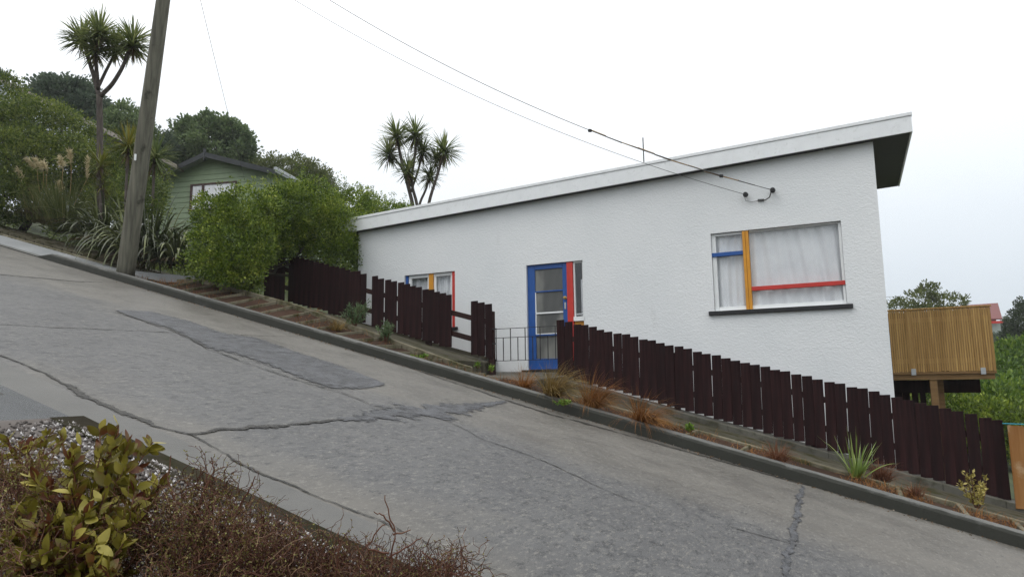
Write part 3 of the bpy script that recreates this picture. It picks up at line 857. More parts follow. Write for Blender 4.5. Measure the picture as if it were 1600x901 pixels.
# the door and its side light
yd = YW + .05
zr = [2.235, 1.79, 1.765, 1.365, 1.33, .925, .885, .46]        # pane heights
d = MB().box(-5.785, -5.625, yd, yd + .05, .245, 2.32).box(-5.03, -4.935, yd, yd + .05, .245, 2.32).box(-5.624, -5.031, yd, yd + .05, 2.225, 2.32)
d.box(-5.624, -5.031, yd, yd + .05, 1.765, 1.79).box(-5.624, -5.031, yd, yd + .05, .885, .925).box(-5.624, -5.031, yd, yd + .05, .245, .45)
door = part(d, 'door', M['blue'], house)
part(MB().box(-5.624, -5.031, yd, yd + .05, 1.332, 1.362).box(-5.624, -5.606, yd - .004, yd + .05, .926, 1.331).box(-5.624, -5.606, yd - .004, yd + .05, 1.363, 1.764).box(-5.605, -5.031, yd - .004, yd + .05, .926, .942), 'glazing_bead', M['white'], door)
part(MB().box(-5.623, -5.032, yd + .025, yd + .031, 1.791, 2.224).box(-5.623, -5.032, yd + .025, yd + .031, 1.363, 1.764).box(-5.623, -5.032, yd + .025, yd + .031, .943, 1.331).box(-5.623, -5.032, yd + .025, yd + .031, .451, .884), 'pane', M['ribbed'], door, 0)
part(MB().lathe((-4.978, yd, 1.62), [(0, .034), (.008, .034), (.012, .016), (.035, .014), (.04, .024), (.06, .026), (.068, .015)], (0, -1, 0), 14), 'handle', M['brass'], door, 0)
part(B(-5.0, -4.965, yd - .012, yd, 1.40, 1.53), 'letter_plate', M['galv'], door, .003)
part(B(-4.93, -4.805, yd - .03, yd + .06, .245, 2.322), 'post', M['red'], house)
sl = part(MB().box(-4.80, -4.77, yd, yd + .05, 1.235, 2.32).box(-4.615, -4.59, yd, yd + .05, 1.235, 2.32).box(-4.769, -4.616, yd, yd + .05, 2.29, 2.32).box(-4.80, -4.575, yd - .05, yd + .06, 1.15, 1.234), 'window', M['white'], house)
part(B(-4.769, -4.616, yd + .025, yd + .03, 1.236, 2.289), 'pane', M['glass'], sl, 0)
part(B(-4.769, -4.616, yd + .005, yd + .024, 1.27, 1.30), 'stay', M['galv'], sl, .003)
part(B(-4.80, -4.59, yd + .005, yd + .05, .245, 1.148), 'panel', M['yellow'], house)
part(B(-5.87, -4.55, YW - .14, YW + .05, .12, .233), 'doorstep', M['black'], house, .008)
# service cable insulators
ins = []
for (x, z) in ((-1.04, 3.22), (-1.49, 3.20)):
    i_ = part(MB().lathe((x, YW, z), [(0, .012), (.05, .012), (.052, .040), (.075, .046), (.085, .03), (.10, .03), (.11, .044), (.135, .038), (.14, .01)], (0, -1, 0), 12), 'insulator', M['iron'], house, 0)
    ins.append((x, YW - .09, z))
part(MB().tube([(-1.06, YW - .10, 3.20), (-1.10, YW - .09, 3.10), (-1.17, YW - .06, 3.07), (-1.23, YW - .03, 3.09)], .010, 6).bar((-1.30, YW - .02, 3.09), (-1.20, YW - .02, 3.085), .03).tube([(-1.22, YW - .03, 3.085), (-1.40, YW - .03, 3.07), (-1.50, YW - .05, 3.10), (-1.51, YW - .09, 3.18)], .004, 5), 'service_lead', M['cable'], house, 0)

# curtains: each hangs inside its window
def curtain(x0, x1, z0, z1, y, label, amp=.018, nf=16, lean=0.0, group='net curtains of the white house'):
    nu, nv = 160, 14
    U = np.linspace(0, 1, nu + 1); Vv = np.linspace(0, 1, nv + 1)
    UU, VV = np.meshgrid(U, Vv)
    ph = RNG.uniform(0, 6.28, 4)
    Xc = x0 + (x1 - x0) * UU + lean * (1 - VV) * np.sin(UU * 3.14)
    fold = np.sin(UU * nf * 6.28 + ph[0] + .5 * np.sin(UU * 9 + ph[1]) + .4 * VV) * (.55 + .45 * np.sin(UU * 7 + ph[2])) + .5 * np.sin(UU * nf * 2.3 * 6.28 + ph[3] - VV * .8)
    Yc = y + amp * fold * (.6 + .4 * (1 - VV))
    Zc = z0 + (z1 - z0) * VV
    a = (np.arange(nv)[:, None] * (nu + 1) + np.arange(nu)[None]).ravel()
    o = link('curtain', np_mesh('curtain', np.stack([Xc, Yc, Zc], -1), np.stack([a, a + 1, a + nu + 2, a + nu + 1], 1), True), M['curtain'])
    return tag(o, label, 'curtain', group)
curtain(-1.53, .10, 1.12, 2.68, YW + .150, 'white net curtain gathered behind the wide pane with the red bar', .036, 4, .22)
curtain(-2.25, -1.56, 1.12, 2.68, YW + .150, 'white net curtain behind the narrow pane with the blue bar', .030, 2.5)
curtain(-8.75, -8.08, 1.1, 2.5, YW + .19, 'white curtain in the left half of the window with a blue edge', .03, 4)
curtain(-8.05, -7.35, 1.1, 2.5, YW + .19, 'white curtain in the right half of the window with a red edge', .03, 4)
curtain(-4.70, -4.45, .9, 1.98, YW + .19, 'narrow pale curtain at the right of the dark side light by the door', .018, 4)

# concrete pad at the door
pad = tag(MB().hexa([(-6.45, 9.80, -.6), (-4.45, 9.80, -.6), (-4.45, 12.62, -.6), (-6.45, 12.62, -.6), (-6.45, 9.80, .07), (-4.45, 9.80, .02), (-4.45, 12.62, .17), (-6.45, 12.62, .21)]).build('doorstep_pad', M['plinth'], None, .015), kind='structure')

# ================================================================== FENCES AND GATE
def picket_mesh(h):
    mb = MB().hexa([(-.0712, -.011, 0), (.0712, -.011, 0), (.0712, .011, 0), (-.0712, .011, 0), (-.0712, -.011, h), (.0712, -.011, h + .004), (.0712, .011, h + .004), (-.0712, .011, h)])
    me = np_mesh('picket', mb.v, mb.f); me.materials.append(M['fence']); return me
PK = [picket_mesh(1.0), picket_mesh(1.008), picket_mesh(.992)]
def picket(root, x, ztop, h, tilt, dy=0.0):
    o = bpy.data.objects.new('picket', random.choice(PK)); COL.objects.link(o)
    b = o.modifiers.new('bevel', 'BEVEL'); b.width = .003; b.segments = 1
    o.location = (x, Y_FENCE + dy, ztop - h); o.rotation_euler = (random.gauss(0, .006), tilt, random.gauss(0, .012)); o.scale = (1, 1, h)
    o.parent = root; o.matrix_parent_inverse = Matrix.Translation(-Vector(root.location))
    return o
def topL(x): return -.022 * Y_FENCE - .280 * x
def topR(x): return -.0135 * Y_FENCE - .2665 * x
fl = thing('picket_fence', 'dark brown stepped picket fence uphill of the iron gate with gaps showing its rails', 'fence', (-8.7, Y_FENCE, 1.2), 'dark picket fences')
def run(root, x0, x1, top, h, n=None, gap=0.0, miss=()):
    n = n or max(1, round((x1 - x0) / .1385))
    for k in range(n):
        x = x0 + (k + .5) * (x1 - x0) / n
        picket(root, x, top(x) + random.gauss(0, .006), h + random.gauss(0, .008), random.gauss(0, .003) + gap, random.choice((-.002, 0, .003)))
run(fl, -11.56, -10.96, topL, 1.02)
run(fl, -10.86, -8.79, topL, 1.0)
run(fl, -8.63, -8.345, topL, 1.0); run(fl, -8.315, -8.03, topL, 1.0); run(fl, -8.005, -7.44, topL, 1.0)
run(fl, -7.42, -6.78, topL, 1.0)
run(fl, -6.36, -5.90, topL, 1.0)
for dz in (-.33, -.72):
    part(MB().slope(-11.6, -5.92, Y_FENCE + .014, Y_FENCE + .06, lambda x: topL(x) + dz - .05, lambda x: topL(x) + dz + .05, 1), 'rail', M['rail'], fl, .004)
for x in (-11.3, -9.4, -7.35, -5.98):
    part(MB().box(x - .05, x + .05, Y_FENCE + .062, Y_FENCE + .162, topL(x) - 1.5, topL(x) - .12), 'post', M['rail'], fl, .005)
fr_ = thing('picket_fence', 'long dark brown picket fence descending from the iron gate along the white wall', 'fence', (-1.4, Y_FENCE, -.7), 'dark picket fences')
n = 44
for k in range(n):
    x = -4.63 + (k + .5) * (1.74 + 4.63) / n
    lean = (0.004 if k < 10 else .013 if k < 36 else .004) + random.gauss(0, .007)
    picket(fr_, x, topR(x) + random.gauss(0, .004), .955 + .0016 * k + random.gauss(0, .006), lean, random.choice((-.002, 0, .003)))
for dz in (-.28, -.70):
    part(MB().slope(-4.6, 1.72, Y_FENCE + .014, Y_FENCE + .055, lambda x: topR(x) + dz - .045, lambda x: topR(x) + dz + .045, 1), 'rail', M['rail'], fr_, .004)
for x in (-4.55, -2.6, -.6, 1.62):
    part(MB().box(x - .045, x + .045, Y_FENCE + .057, Y_FENCE + .15, topR(x) - 1.3, topR(x) - .10), 'post', M['rail'], fr_, .005)
# low stump of the old gate post
part(MB().box(-5.93, -5.85, Y_FENCE - .07, Y_FENCE + .02, .02, .42), 'gate_stump', M['rail'], fl, .006)

gate = thing('iron_gate', 'low black wrought iron gate before the blue door', 'gate', (-5.83, Y_FENCE, .4))
part(MB().bar((-5.86, Y_FENCE, .965), (-4.62, Y_FENCE, .965), .022, .010).bar((-5.86, Y_FENCE, .80), (-4.62, Y_FENCE, .80), .020, .010).bar((-5.86, Y_FENCE, .385), (-4.62, Y_FENCE, .385), .022, .010), 'rail', M['iron'], gate, 0)
for k in range(9):
    x = -5.83 + k * .146
    tall = k % 2 == 0
    part(MB().bar((x, Y_FENCE, .38), (x, Y_FENCE, .965 if tall else .80), .013, .013, (0, 1, 0)), 'bar', M['iron'], gate, 0)
part(MB().bar((-5.90, Y_FENCE, .97), (-5.82, Y_FENCE, .97), .035, .02).bar((-5.90, Y_FENCE, .70), (-5.84, Y_FENCE, .70), .03, .02), 'hinge', M['iron'], gate, 0)

# orange neighbour fence at the right edge
nf = thing('board_fence', 'orange brown new timber fence boards at the right edge of the street', 'fence', (1.9, 11.2, -1.3))
for k in range(5):
    x = 1.845 + k * .185
    o = part(MB().hexa([(x - .09, 11.18, -1.72 - S * (x - 1.9)), (x + .085, 11.18, -1.72 - S * (x - 1.9)), (x + .085, 11.205, -1.72 - S * (x - 1.9)), (x - .09, 11.205, -1.72 - S * (x - 1.9)),
                   (x - .09, 11.18, -.655 - .12 * (x - 1.9)), (x + .085, 11.18, -.665 - .12 * (x - 1.9)), (x + .085, 11.205, -.665 - .12 * (x - 1.9)), (x - .09, 11.205, -.655 - .12 * (x - 1.9))]), 'board', M['newwood'], nf, .003)
part(MB().slope(1.8, 2.8, 11.21, 11.26, lambda x: -1.1 - .2 * (x - 1.9), lambda x: -1.0 - .2 * (x - 1.9)), 'rail', M['newwood'], nf)
sg = tag(MB().tube([(1.70, 11.17, -.625), (2.2, 11.17, -.64), (2.9, 11.17, -.66)], .006, 6).build('string_line', M['cyan']), 'cyan builder\'s string stretched along the top of the orange fence', 'string')

# ================================================================== DECK
dk = thing('timber_deck', 'slatted orange timber deck standing on posts behind the white house', 'deck', (1.4, 14.0, -.9))
n = 44
for k in range(n):
    x = .58 + (k + .5) * (2.12 - .58) / n
    part(MB().box(x - .0142, x + .0142, 13.985, 14.01, .075 + random.gauss(0, .004), 1.145), 'slat', M['deckwood'], dk, .002)
n2 = 20
for k in range(n2):
    y = 14.06 + (k + .5) * 1.5 / n2
    part(MB().box(2.118, 2.14, y - .031, y + .031, .075, 1.14), 'slat', M['deckwood'], dk, .002)
part(MB().box(.56, 2.11, 14.012, 14.055, .22, .30).box(.56, 2.11, 14.012, 14.055, .93, 1.01), 'rail', M['deckwood'], dk)
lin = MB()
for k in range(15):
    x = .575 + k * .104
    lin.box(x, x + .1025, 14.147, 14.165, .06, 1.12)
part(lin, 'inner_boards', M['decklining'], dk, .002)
part(MB().box(.56, 2.145, 13.965, 14.075, 1.147, 1.172), 'cap_rail', M['deckwood'], dk, .005)
for x in (.93, 1.94):
    part(MB().box(x - .045, x + .045, 14.056, 14.146, -.02, 1.14), 'post', M['deckwood'], dk)
    part(MB().box(x - .035, x + .035, 13.955, 13.984, .02, .13), 'bracket', M['galv'], dk)
part(MB().box(.56, 2.13, 13.99, 14.035, .035, .073), 'bearer', M['deckbeam'], dk)
part(MB().box(.56, 2.11, 14.04, 15.6, -.06, .04), 'deck_boards', M['deckbeam'], dk)
for x, y in ((1.22, 14.12), (1.345, 14.5), (.85, 15.4)):
    part(MB().box(x - .055, x + .055, y - .055, y + .055, -2.6, -.061), 'post', M['deckbeam'], dk, .006)
# dark lattice under the deck
part(MB().box(.56, .66, 14.6, 15.5, -2.2, -.07).box(.67, .78, 14.9, 14.95, -2.2, -.07).box(.785, .90, 14.9, 14.95, -2.2, -.07).box(.93, 1.03, 14.9, 14.95, -2.2, -.07).box(1.06, 1.15, 14.9, 14.95, -2.2, -.07).box(.56, 2.0, 14.86, 14.895, -.30, -.065), 'under_boards', M['fence'], dk)

# ================================================================== POWER POLE AND WIRES
pb = at_y(197.5, 417, 8.98); pt = at_y(255, 0, 8.98)
pd = (pt - pb) / (pt[2] - pb[2])
pole = thing('power_pole', 'leaning grey wooden power pole on the kerb by the driveway', 'pole', tuple(pb))
ptop = pb + pd * 7.6
npt = 24
pp = [tuple(pb + pd * (t * 7.6 - .3)) for t in np.linspace(0, 1.04, npt)]
part(MB().tube(pp, np.linspace(.172, .118, npt), 20), 'shaft', M['pole'], pole, 0).data.polygons.foreach_set('use_smooth', [True] * ((npt - 1) * 20 + 2))
tg = at_y(211, 246, 8.80)
part(MB().box(tg[0] - .012, tg[0] + .014, 8.79, 8.82, tg[2] - .06, tg[2] + .07), 'tag_plate', M['white'], pole, .002)
part(MB().bar(ptop + np.array([-.9, 0, -.35]), ptop + np.array([.9, 0, -.35]), .09, .1), 'crossarm', M['pole'], pole, .006)

def wire(name, a, b, sag, r, mat, label, n=40, group='overhead wires of the pole'):
    a, b = np.array(a, float), np.array(b, float)
    ts = np.linspace(0, 1, n)
    P = a + (b - a) * ts[:, None]; P[:, 2] -= sag * 4 * ts * (1 - ts)
    o = MB().tube([tuple(p) for p in P], r, 6).build(name, mat, None, 0, True)
    return tag(o, label, 'cable', group), P
wA, PA = wire('overhead_cable', ptop + np.array([.5, 0, -.28]), ins[0], .70, .006, M['cable'], 'upper service cable from the pole ending in a frayed thick length at the white wall')
wB, PB = wire('overhead_cable', ptop + np.array([-.2, 0, -.28]), ins[1], .64, .0045, M['cable'], 'thin lower service cable from the pole to the left insulator')
# thick wrapped last length of the upper cable
i1 = 28
th = MB().tube([tuple(p) for p in PA[i1:-1]], np.concatenate([[.007], np.full(len(PA[i1:-1]) - 2, .0095), [.008]]), 8)
th2 = []
sw = PA[i1:-2]
for q, p in enumerate(np.repeat(sw, 3, 0)): th2.append(tuple(p + np.array([.0, -.010 * math.cos(q * .7), .012 * math.sin(q * .7) + .006 * math.sin(q * .23)])))
o = th.build('cable_wrap', M['cable'], None, 0, True); o.parent = wA
o = MB().tube(th2, .009, 5).build('copper_strand', M['copper'], None, 0, True); o.parent = wA
for k in (i1, -4):
    p = PA[k]; o = MB().bar(p + np.array([-.03, 0, .0]), p + np.array([.03, 0, -.012]), .05, .05).build('clamp', M['iron'], None, .006); o.parent = wA

# ================================================================== GREEN HOUSE
gp = at_d(253, 282, 27.0)
a_ = math.radians(13.7); ge = np.array([math.cos(a_), math.sin(a_), 0]); gn = np.array([math.sin(a_), -math.cos(a_), 0])
def gpt(x, y): return at_pl(x, y, gp, gn)
def guv(x, y):
    p = gpt(x, y) - gp; return p @ ge, p[2]
ghouse = thing('green_house', 'sage green weatherboard house with a low dark gable above the hedge', 'house', tuple(gp + np.array([0, 0, -3])))
def gw(u, v, out=0.0): return tuple(gp + ge * u + np.array([0, 0, v]) + gn * out)
ua, va = guv(331, 247); ur, vr = guv(428, 270)
ul, vl = 0.0, guv(253, 284)[1]
ur_wall = guv(424, 270)[0]
def gtop(u): return vl + (va - vl) * (u / ua) if u < ua else va + (vr - va) * (u - ua) / (ur_wall - ua)
DEP = 9.0
mb = MB(); nb = 20; bh = .205; z = -3.2
k = 0
while z < va:
    z1 = z + bh
    us = [0, ua, ur_wall]
    # each board overhangs the one below
    zz0, zz1 = z, min(z1, va)
    def span(zc):
        if zc <= min(vl, vr): return 0.0, ur_wall
        lo = 0.0 if zc <= vl else ua * (zc - vl) / (va - vl)
        hi = ur_wall if zc <= vr else ua + (ur_wall - ua) * (va - zc) / (va - vr)
        return lo, hi
    l0, h0 = span(zz0); l1, h1 = span(zz1)
    if h1 - l1 > .02 or h0 - l0 > .02:
        mb.quad(gw(l0, zz0, .022), gw(h0, zz0, .022), gw(h1, zz1, .002), gw(l1, zz1, .002))
        mb.quad(gw(l0, zz0, .022), gw(l0, zz0, -.01), gw(h0, zz0, -.01), gw(h0, zz0, .022))
    z = z1
mb.quad(gw(0, -3.2, .0), gw(0, vl, .0), gw(0, vl, -DEP), gw(0, -3.2, -DEP)).quad(gw(ur_wall, -3.2, .0), gw(ur_wall, vr, .0), gw(ur_wall, vr, -DEP), gw(ur_wall, -3.2, -DEP))
mb.quad(gw(0, -3.2, -DEP), gw(ur_wall, -3.2, -DEP), gw(ur_wall, vr, -DEP), gw(0, vl, -DEP))
part(mb, 'wall', M['weatherboard'], ghouse, 0)
# roof planes with dark barge boards
el, evl = guv(234, 283); er, evr = guv(438, 266)
rm = MB()
for (u0, v0, u1, v1) in ((el, vl - .02 + (vl - va) / ua * (0 - el) * -1 if False else gtop(0) + (gtop(0) - gtop(.5)) / .5 * (-el), ua, va), (ua, va, er + .05, gtop(ur_wall) - (va - vr) / (ur_wall - ua) * (er + .05 - ur_wall))):
    rm.hexa([gw(u0, v0 + .02, .42), gw(u1, v1 + .02, .42), gw(u1, v1 + .02, -DEP - .3), gw(u0, v0 + .02, -DEP - .3), gw(u0, v0 + .10, .42), gw(u1, v1 + .10, .42), gw(u1, v1 + .10, -DEP - .3), gw(u0, v0 + .10, -DEP - .3)])
groof = part(rm, 'roof', M['galv'], ghouse, 0)
bm_ = MB()
for (u0, v0, u1, v1) in ((el, gtop(0) + (gtop(0) - gtop(.5)) / .5 * (-el), ua, va), (ua, va, er + .05, gtop(ur_wall) - (va - vr) / (ur_wall - ua) * (er + .05 - ur_wall))):
    bm_.hexa([gw(u0, v0 - .10, .425), gw(u1, v1 - .10, .425), gw(u1, v1 - .10, .46), gw(u0, v0 - .10, .46), gw(u0, v0 + .095, .425), gw(u1, v1 + .095, .425), gw(u1, v1 + .095, .46), gw(u0, v0 + .095, .46)])
part(bm_, 'barge_board', M['greentrim'], groof, 0)
part(MB().bar(gw(ua, va - .22, .44), gw(ua, va + .22, .44), .07, .07), 'finial', M['greentrim'], groof, 0)
part(MB().hexa([gw(er - .02, evr - .12, -DEP), gw(er + .08, evr - .12, -DEP), gw(er + .08, evr - .12, .42), gw(er - .02, evr - .12, .42), gw(er - .02, evr + .0, -DEP), gw(er + .08, evr + .0, -DEP), gw(er + .08, evr + .0, .42), gw(er - .02, evr + .0, .42)]), 'gutter', M['galv'], groof, 0)
wu0, wv0 = guv(297, 328); wu1, wv1 = guv(371, 283)
gwin = part(MB().hexa([gw(wu0, wv0, .02), gw(wu0 + .09, wv0, .02), gw(wu0 + .09, wv0, .06), gw(wu0, wv0, .06), gw(wu0, wv1, .02), gw(wu0 + .09, wv1, .02), gw(wu0 + .09, wv1, .06), gw(wu0, wv1, .06)])
            .hexa([gw(wu0 + .5, wv0, .02), gw(wu0 + .60, wv0, .02), gw(wu0 + .60, wv0, .06), gw(wu0 + .5, wv0, .06), gw(wu0 + .5, wv1 - .06, .02), gw(wu0 + .60, wv1 - .06, .02), gw(wu0 + .60, wv1 - .06, .06), gw(wu0 + .5, wv1 - .06, .06)])
            .hexa([gw(wu1 - .05, wv0, .02), gw(wu1, wv0, .02), gw(wu1, wv0, .06), gw(wu1 - .05, wv0, .06), gw(wu1 - .05, wv1 - .06, .02), gw(wu1, wv1 - .06, .02), gw(wu1, wv1 - .06, .06), gw(wu1 - .05, wv1 - .06, .06)])
            .hexa([gw(wu0 + .091, wv1 - .06, .02), gw(wu1, wv1 - .06, .02), gw(wu1, wv1 - .06, .06), gw(wu0 + .091, wv1 - .06, .06), gw(wu0 + .091, wv1, .02), gw(wu1, wv1, .02), gw(wu1, wv1, .06), gw(wu0 + .091, wv1, .06)])
            .hexa([gw(wu0 - .03, wv0 - .07, .02), gw(wu1 + .03, wv0 - .07, .02), gw(wu1 + .03, wv0 - .07, .08), gw(wu0 - .03, wv0 - .07, .08), gw(wu0 - .03, wv0 - .002, .02), gw(wu1 + .03, wv0 - .002, .02), gw(wu1 + .03, wv0 - .002, .08), gw(wu0 - .03, wv0 - .002, .08)]), 'window', M['brownframe'], ghouse, 0)
pn = MB()
nu = 60
for q in range(nu):
    u0 = wu0 + .09 + (wu1 - wu0 - .14) * q / nu; u1 = wu0 + .09 + (wu1 - wu0 - .14) * (q + 1) / nu
    pn.quad(gw(u0, wv0, .028 + .006 * math.sin(q * 1.3)), gw(u1, wv0, .028 + .006 * math.sin((q + 1) * 1.3)), gw(u1, wv1 - .06, .028 + .006 * math.sin((q + 1) * 1.3)), gw(u0, wv1 - .06, .028 + .006 * math.sin(q * 1.3)))
part(pn, 'pane', M['curtain'], gwin, 0)
# white railing and corner post at the porch
pr = MB()
for q in range(7): pr.bar(gw(-.06 - q * .075, -.62, -.6), gw(-.06 - q * .075, -.12, -.6), .02)
pr.bar(gw(.0, -.12, -.6), gw(-.6, -.12, -.6), .04).bar(gw(.02, -1.4, .03), gw(.02, -.05, .03), .05)
part(pr, 'porch_railing', M['white'], ghouse, 0)
part(MB().hexa([gw(-.6, -1.3, -.62), gw(-.02, -1.3, -.62), gw(-.02, -1.3, -.66), gw(-.6, -1.3, -.66), gw(-.6, -.64, -.62), gw(-.02, -.64, -.62), gw(-.02, -.64, -.66), gw(-.6, -.64, -.66)]), 'porch_wall', M['brownframe'], ghouse, 0)
tp = gw(ua + .35, va + .1, .2)
wC, PC = wire('overhead_cable', ptop + np.array([.1, 0, -.28]), gpt(384, 279) + gn * .1, .05, .006, M['cable'], 'thin cable slanting down from the pole to the green house')
for (x0_, y0_, x1_, y1_, lab) in ((1388, 459, 1440, 457, 'upper one of two faint wires over the deck'), (1562, 487, 1660, 503, 'faint wire between the red roof and the right edge')):
    wire('overhead_cable', at_d(x0_ - 60, y0_ + 3, 70), at_d(x1_ + 60, y1_ - 1, 66), .25, .015, M['cable'], lab, 12, 'distant overhead wires')

# ---- pale house high on the left, only its long roof edge shows
hp = at_d(60, 157, 27); hq = at_d(230, 240, 25)
hdir = hq - hp
h0 = hp - hdir * .9; h1 = hp + hdir * 1.05
back = np.array([-.35, .94, 0]) * 4.0; hm_ = hp + hdir * .45
wh = thing('pale_house', 'pale house at upper left showing only its long sloping roof edge above the bushes', 'house', (float(h0[0]), float(h0[1]), 6.0))
up = np.array([0, 0, 1.0])
part(MB().hexa([h0, h1, h1 + back, h0 + back, h0 + up * .17, h1 + up * .17, h1 + back + up * .17, h0 + back + up * .17]), 'roof', paint('brown_grey_barge', (.27, .235, .21), .6, .1), wh, 0)
part(MB().hexa([h0 - up * 4 + back * .06, hm_ - up * 3.4 + back * .06, hm_ - up * 3.4 + back * .9, h0 - up * 4 + back * .9, h0 - up * .02 + back * .06, hm_ - up * .02 + back * .06, hm_ - up * .02 + back * .9, h0 - up * .02 + back * .9]), 'wall', M['pinkwhite'], wh, 0)

# ---- red roofed house beyond the deck
rp_ = at_d(1490, 500, 58); 
rh = thing('red_roofed_house', 'small distant house with a faded red roof beyond the deck', 'house', (float(rp_[0]), float(rp_[1]), float(rp_[2] - 3)))
A = at_d(1500, 477, 60); Bq = at_d(1559, 473, 60); Cc = at_d(1566, 497, 57); Dd = at_d(1490, 500, 57)
part(MB().hexa([Dd - up * .1, Cc - up * .1, Bq - up * .1, A - up * .1, Dd, Cc, Bq, A]), 'roof', M['redroof'], rh, 0)
bk = np.array([.1, .99, 0]) * 6
part(MB().hexa([A - up * .1, Bq - up * .1, Bq + bk - up * 1.6, A + bk - up * 1.6, A + up * .001, Bq + up * .001, Bq + bk - up * 1.5, A + bk - up * 1.5]), 'roof', M['redroof'], rh, 0)
C2 = at_d(1563, 503, 56.9); D2 = at_d(1490, 505, 56.9)
part(MB().bar(D2, C2 + np.array([.15, 0, 0]), .22, .2), 'gutter', M['red'], rh, 0)
E1 = at_d(1563, 504, 57.2); E0 = at_d(1490, 506, 57.2)
part(MB().hexa([E0 - up * 4 + bk * .02, E1 - up * 4 + bk * .02, E1 - up * 4 + bk * .9, E0 - up * 4 + bk * .9, E0 + bk * .02, E1 + bk * .02, E1 + bk * .9 + up * .3, E0 + bk * .9 + up * .3]), 'wall', paint('pale_grey_green_wall', (.42, .47, .44), .6, .1), rh, 0)

# ---- drizzle haze over the hillside: one even box of air, the sky outside it
hz = MB().box(-930, 930, -330, 1230, -26.0, 30.0).build('haze', None)
hm = bpy.data.materials.new('drizzle_haze'); hm.use_nodes = True
ht = hm.node_tree; ht.nodes.clear()
ho = ht.nodes.new('ShaderNodeOutputMaterial'); hv = ht.nodes.new('ShaderNodeVolumePrincipled')
hv.inputs['Color'].default_value = (.975, .985, 1.0, 1); hv.inputs['Density'].default_value = HAZE
ht.links.new(hv.outputs[0], ho.inputs['Volume'])
hz.data.materials.append(hm)
tag(hz, 'thin drizzle haze softening the far trees', 'haze', kind='stuff')

# ================================================================== VEGETATION
def gz_(p, dz=0.0): return (float(p[0]), float(p[1]), float(hill(p[0]) + dz))

# ---- the clipped hedge between pole and white house
hb = []
for (x, y, Z, rx, ry, rz) in [(352, 343, 14.0, .50, .5, .48), (395, 336, 14.1, .65, .6, .50), (450, 330, 15.2, .70, .6, .55), (490, 330, 15.7, .62, .65, .58),
                              (345, 382, 13.7, .48, .5, .52), (385, 378, 13.7, .55, .55, .56), (440, 358, 15.3, .62, .5, .52), (495, 360, 15.9, .6, .55, .55),
                              (358, 412, 13.5, .42, .4, .35), (384, 398, 13.6, .45, .4, .4), (518, 362, 15.7, .48, .6, .7), (538, 340, 16.5, .5, .7, .6), (470, 314, 15.9, .55, .6, .42), (415, 345, 14.6, .5, .5, .45),
                              (540, 332, 17.2, .65, .7, .5), (590, 350, 18.0, .75, .8, .55), (625, 352, 18.8, .7, .8, .5), (560, 352, 17.0, .5, .7, .9), (518, 400, 15.7, .48, .6, .8)]:
    hb.append((at_d(x, y, Z), (rx, ry, rz)))
for (x, y, Z, q) in [(336, 412, 13.4, .34), (372, 418, 13.35, .34), (386, 408, 13.5, .34), (455, 372, 15.5, .42), (326, 395, 13.5, .34), (352, 428, 13.2, .22), (322, 420, 14.2, .34), (350, 440, 14.2, .32), (385, 442, 14.3, .30), (320, 428, 14.1, .28), (365, 425, 14.5, .4), (425, 386, 15.1, .34), (422, 345, 14.6, .42), (438, 325, 14.8, .42), (425, 368, 14.8, .36), (450, 350, 15.0, .42), (443, 392, 14.95, .22), (415, 396, 14.7, .26), (500, 402, 15.9, .42), (540, 402, 16.3, .45), (300, 410, 14.2, .26), (322, 322, 14.2, .26), (326, 348, 14.0, .30), (350, 326, 14.2, .26)]: hb.append((at_d(x, y, Z), (q, q * .8, q * .85)))
hbase = gz_(at_d(372, 425, 14.7))
hedge = tree('hedge', 'tall bright green leafy hedge between the pole and the white house', 'hedge', hb, hbase, None, 'hedge', 104000, (.050, .030), .13, 24, 'darkbark', .06, None, .8)
# upright shoots along the top
tops = []
for (x, y, Z) in [(352, 303, 14.2), (366, 294, 14.1), (385, 290, 14.1), (410, 286, 14.2), (435, 284, 14.6), (455, 280, 14.9), (475, 274, 15.2), (490, 276, 15.4), (505, 282, 15.6), (520, 286, 16), (535, 290, 16.5), (548, 290, 16.8), (560, 296, 17), (575, 300, 17.4), (590, 306, 17.8), (605, 310, 18), (620, 314, 18.4), (632, 316, 18.6)]:
    for q in range(5): tops.append(at_d(x + random.gauss(0, 8), y + random.gauss(10, 5), Z + random.gauss(0, .25)))
tops = np.array(tops); k = 26
hts = RNG.uniform(.15, .42, len(tops)) * np.where(tops[:, 0] > -9.8, 1.1, .75)
tt = RNG.random((len(tops), k)) ** .8
P = tops[:, None] + np.stack([RNG.normal(0, .03, (len(tops), k)), RNG.normal(0, .03, (len(tops), k)), tt * hts[:, None]], -1)
P = P.reshape(-1, 3); A = norm(unit(len(P)) + np.array([0, 0, .6]))
settle(leaves('shoots', P, A, RNG.uniform(.035, .055, len(P)), .024, L['hedge']), hedge)
# small bush at the hedge's foot
fb = at_g(372, 448, 1.2)
tree('small_bush', 'small bright green bush at the foot of the hedge', 'bush', [((fb[0], fb[1], fb[2] + .16), (.26, .2, .18))], (fb[0], fb[1], fb[2] - .1), None, 'hedge', 1600, (.05, .03), .07, 16, 'darkbark', .02)

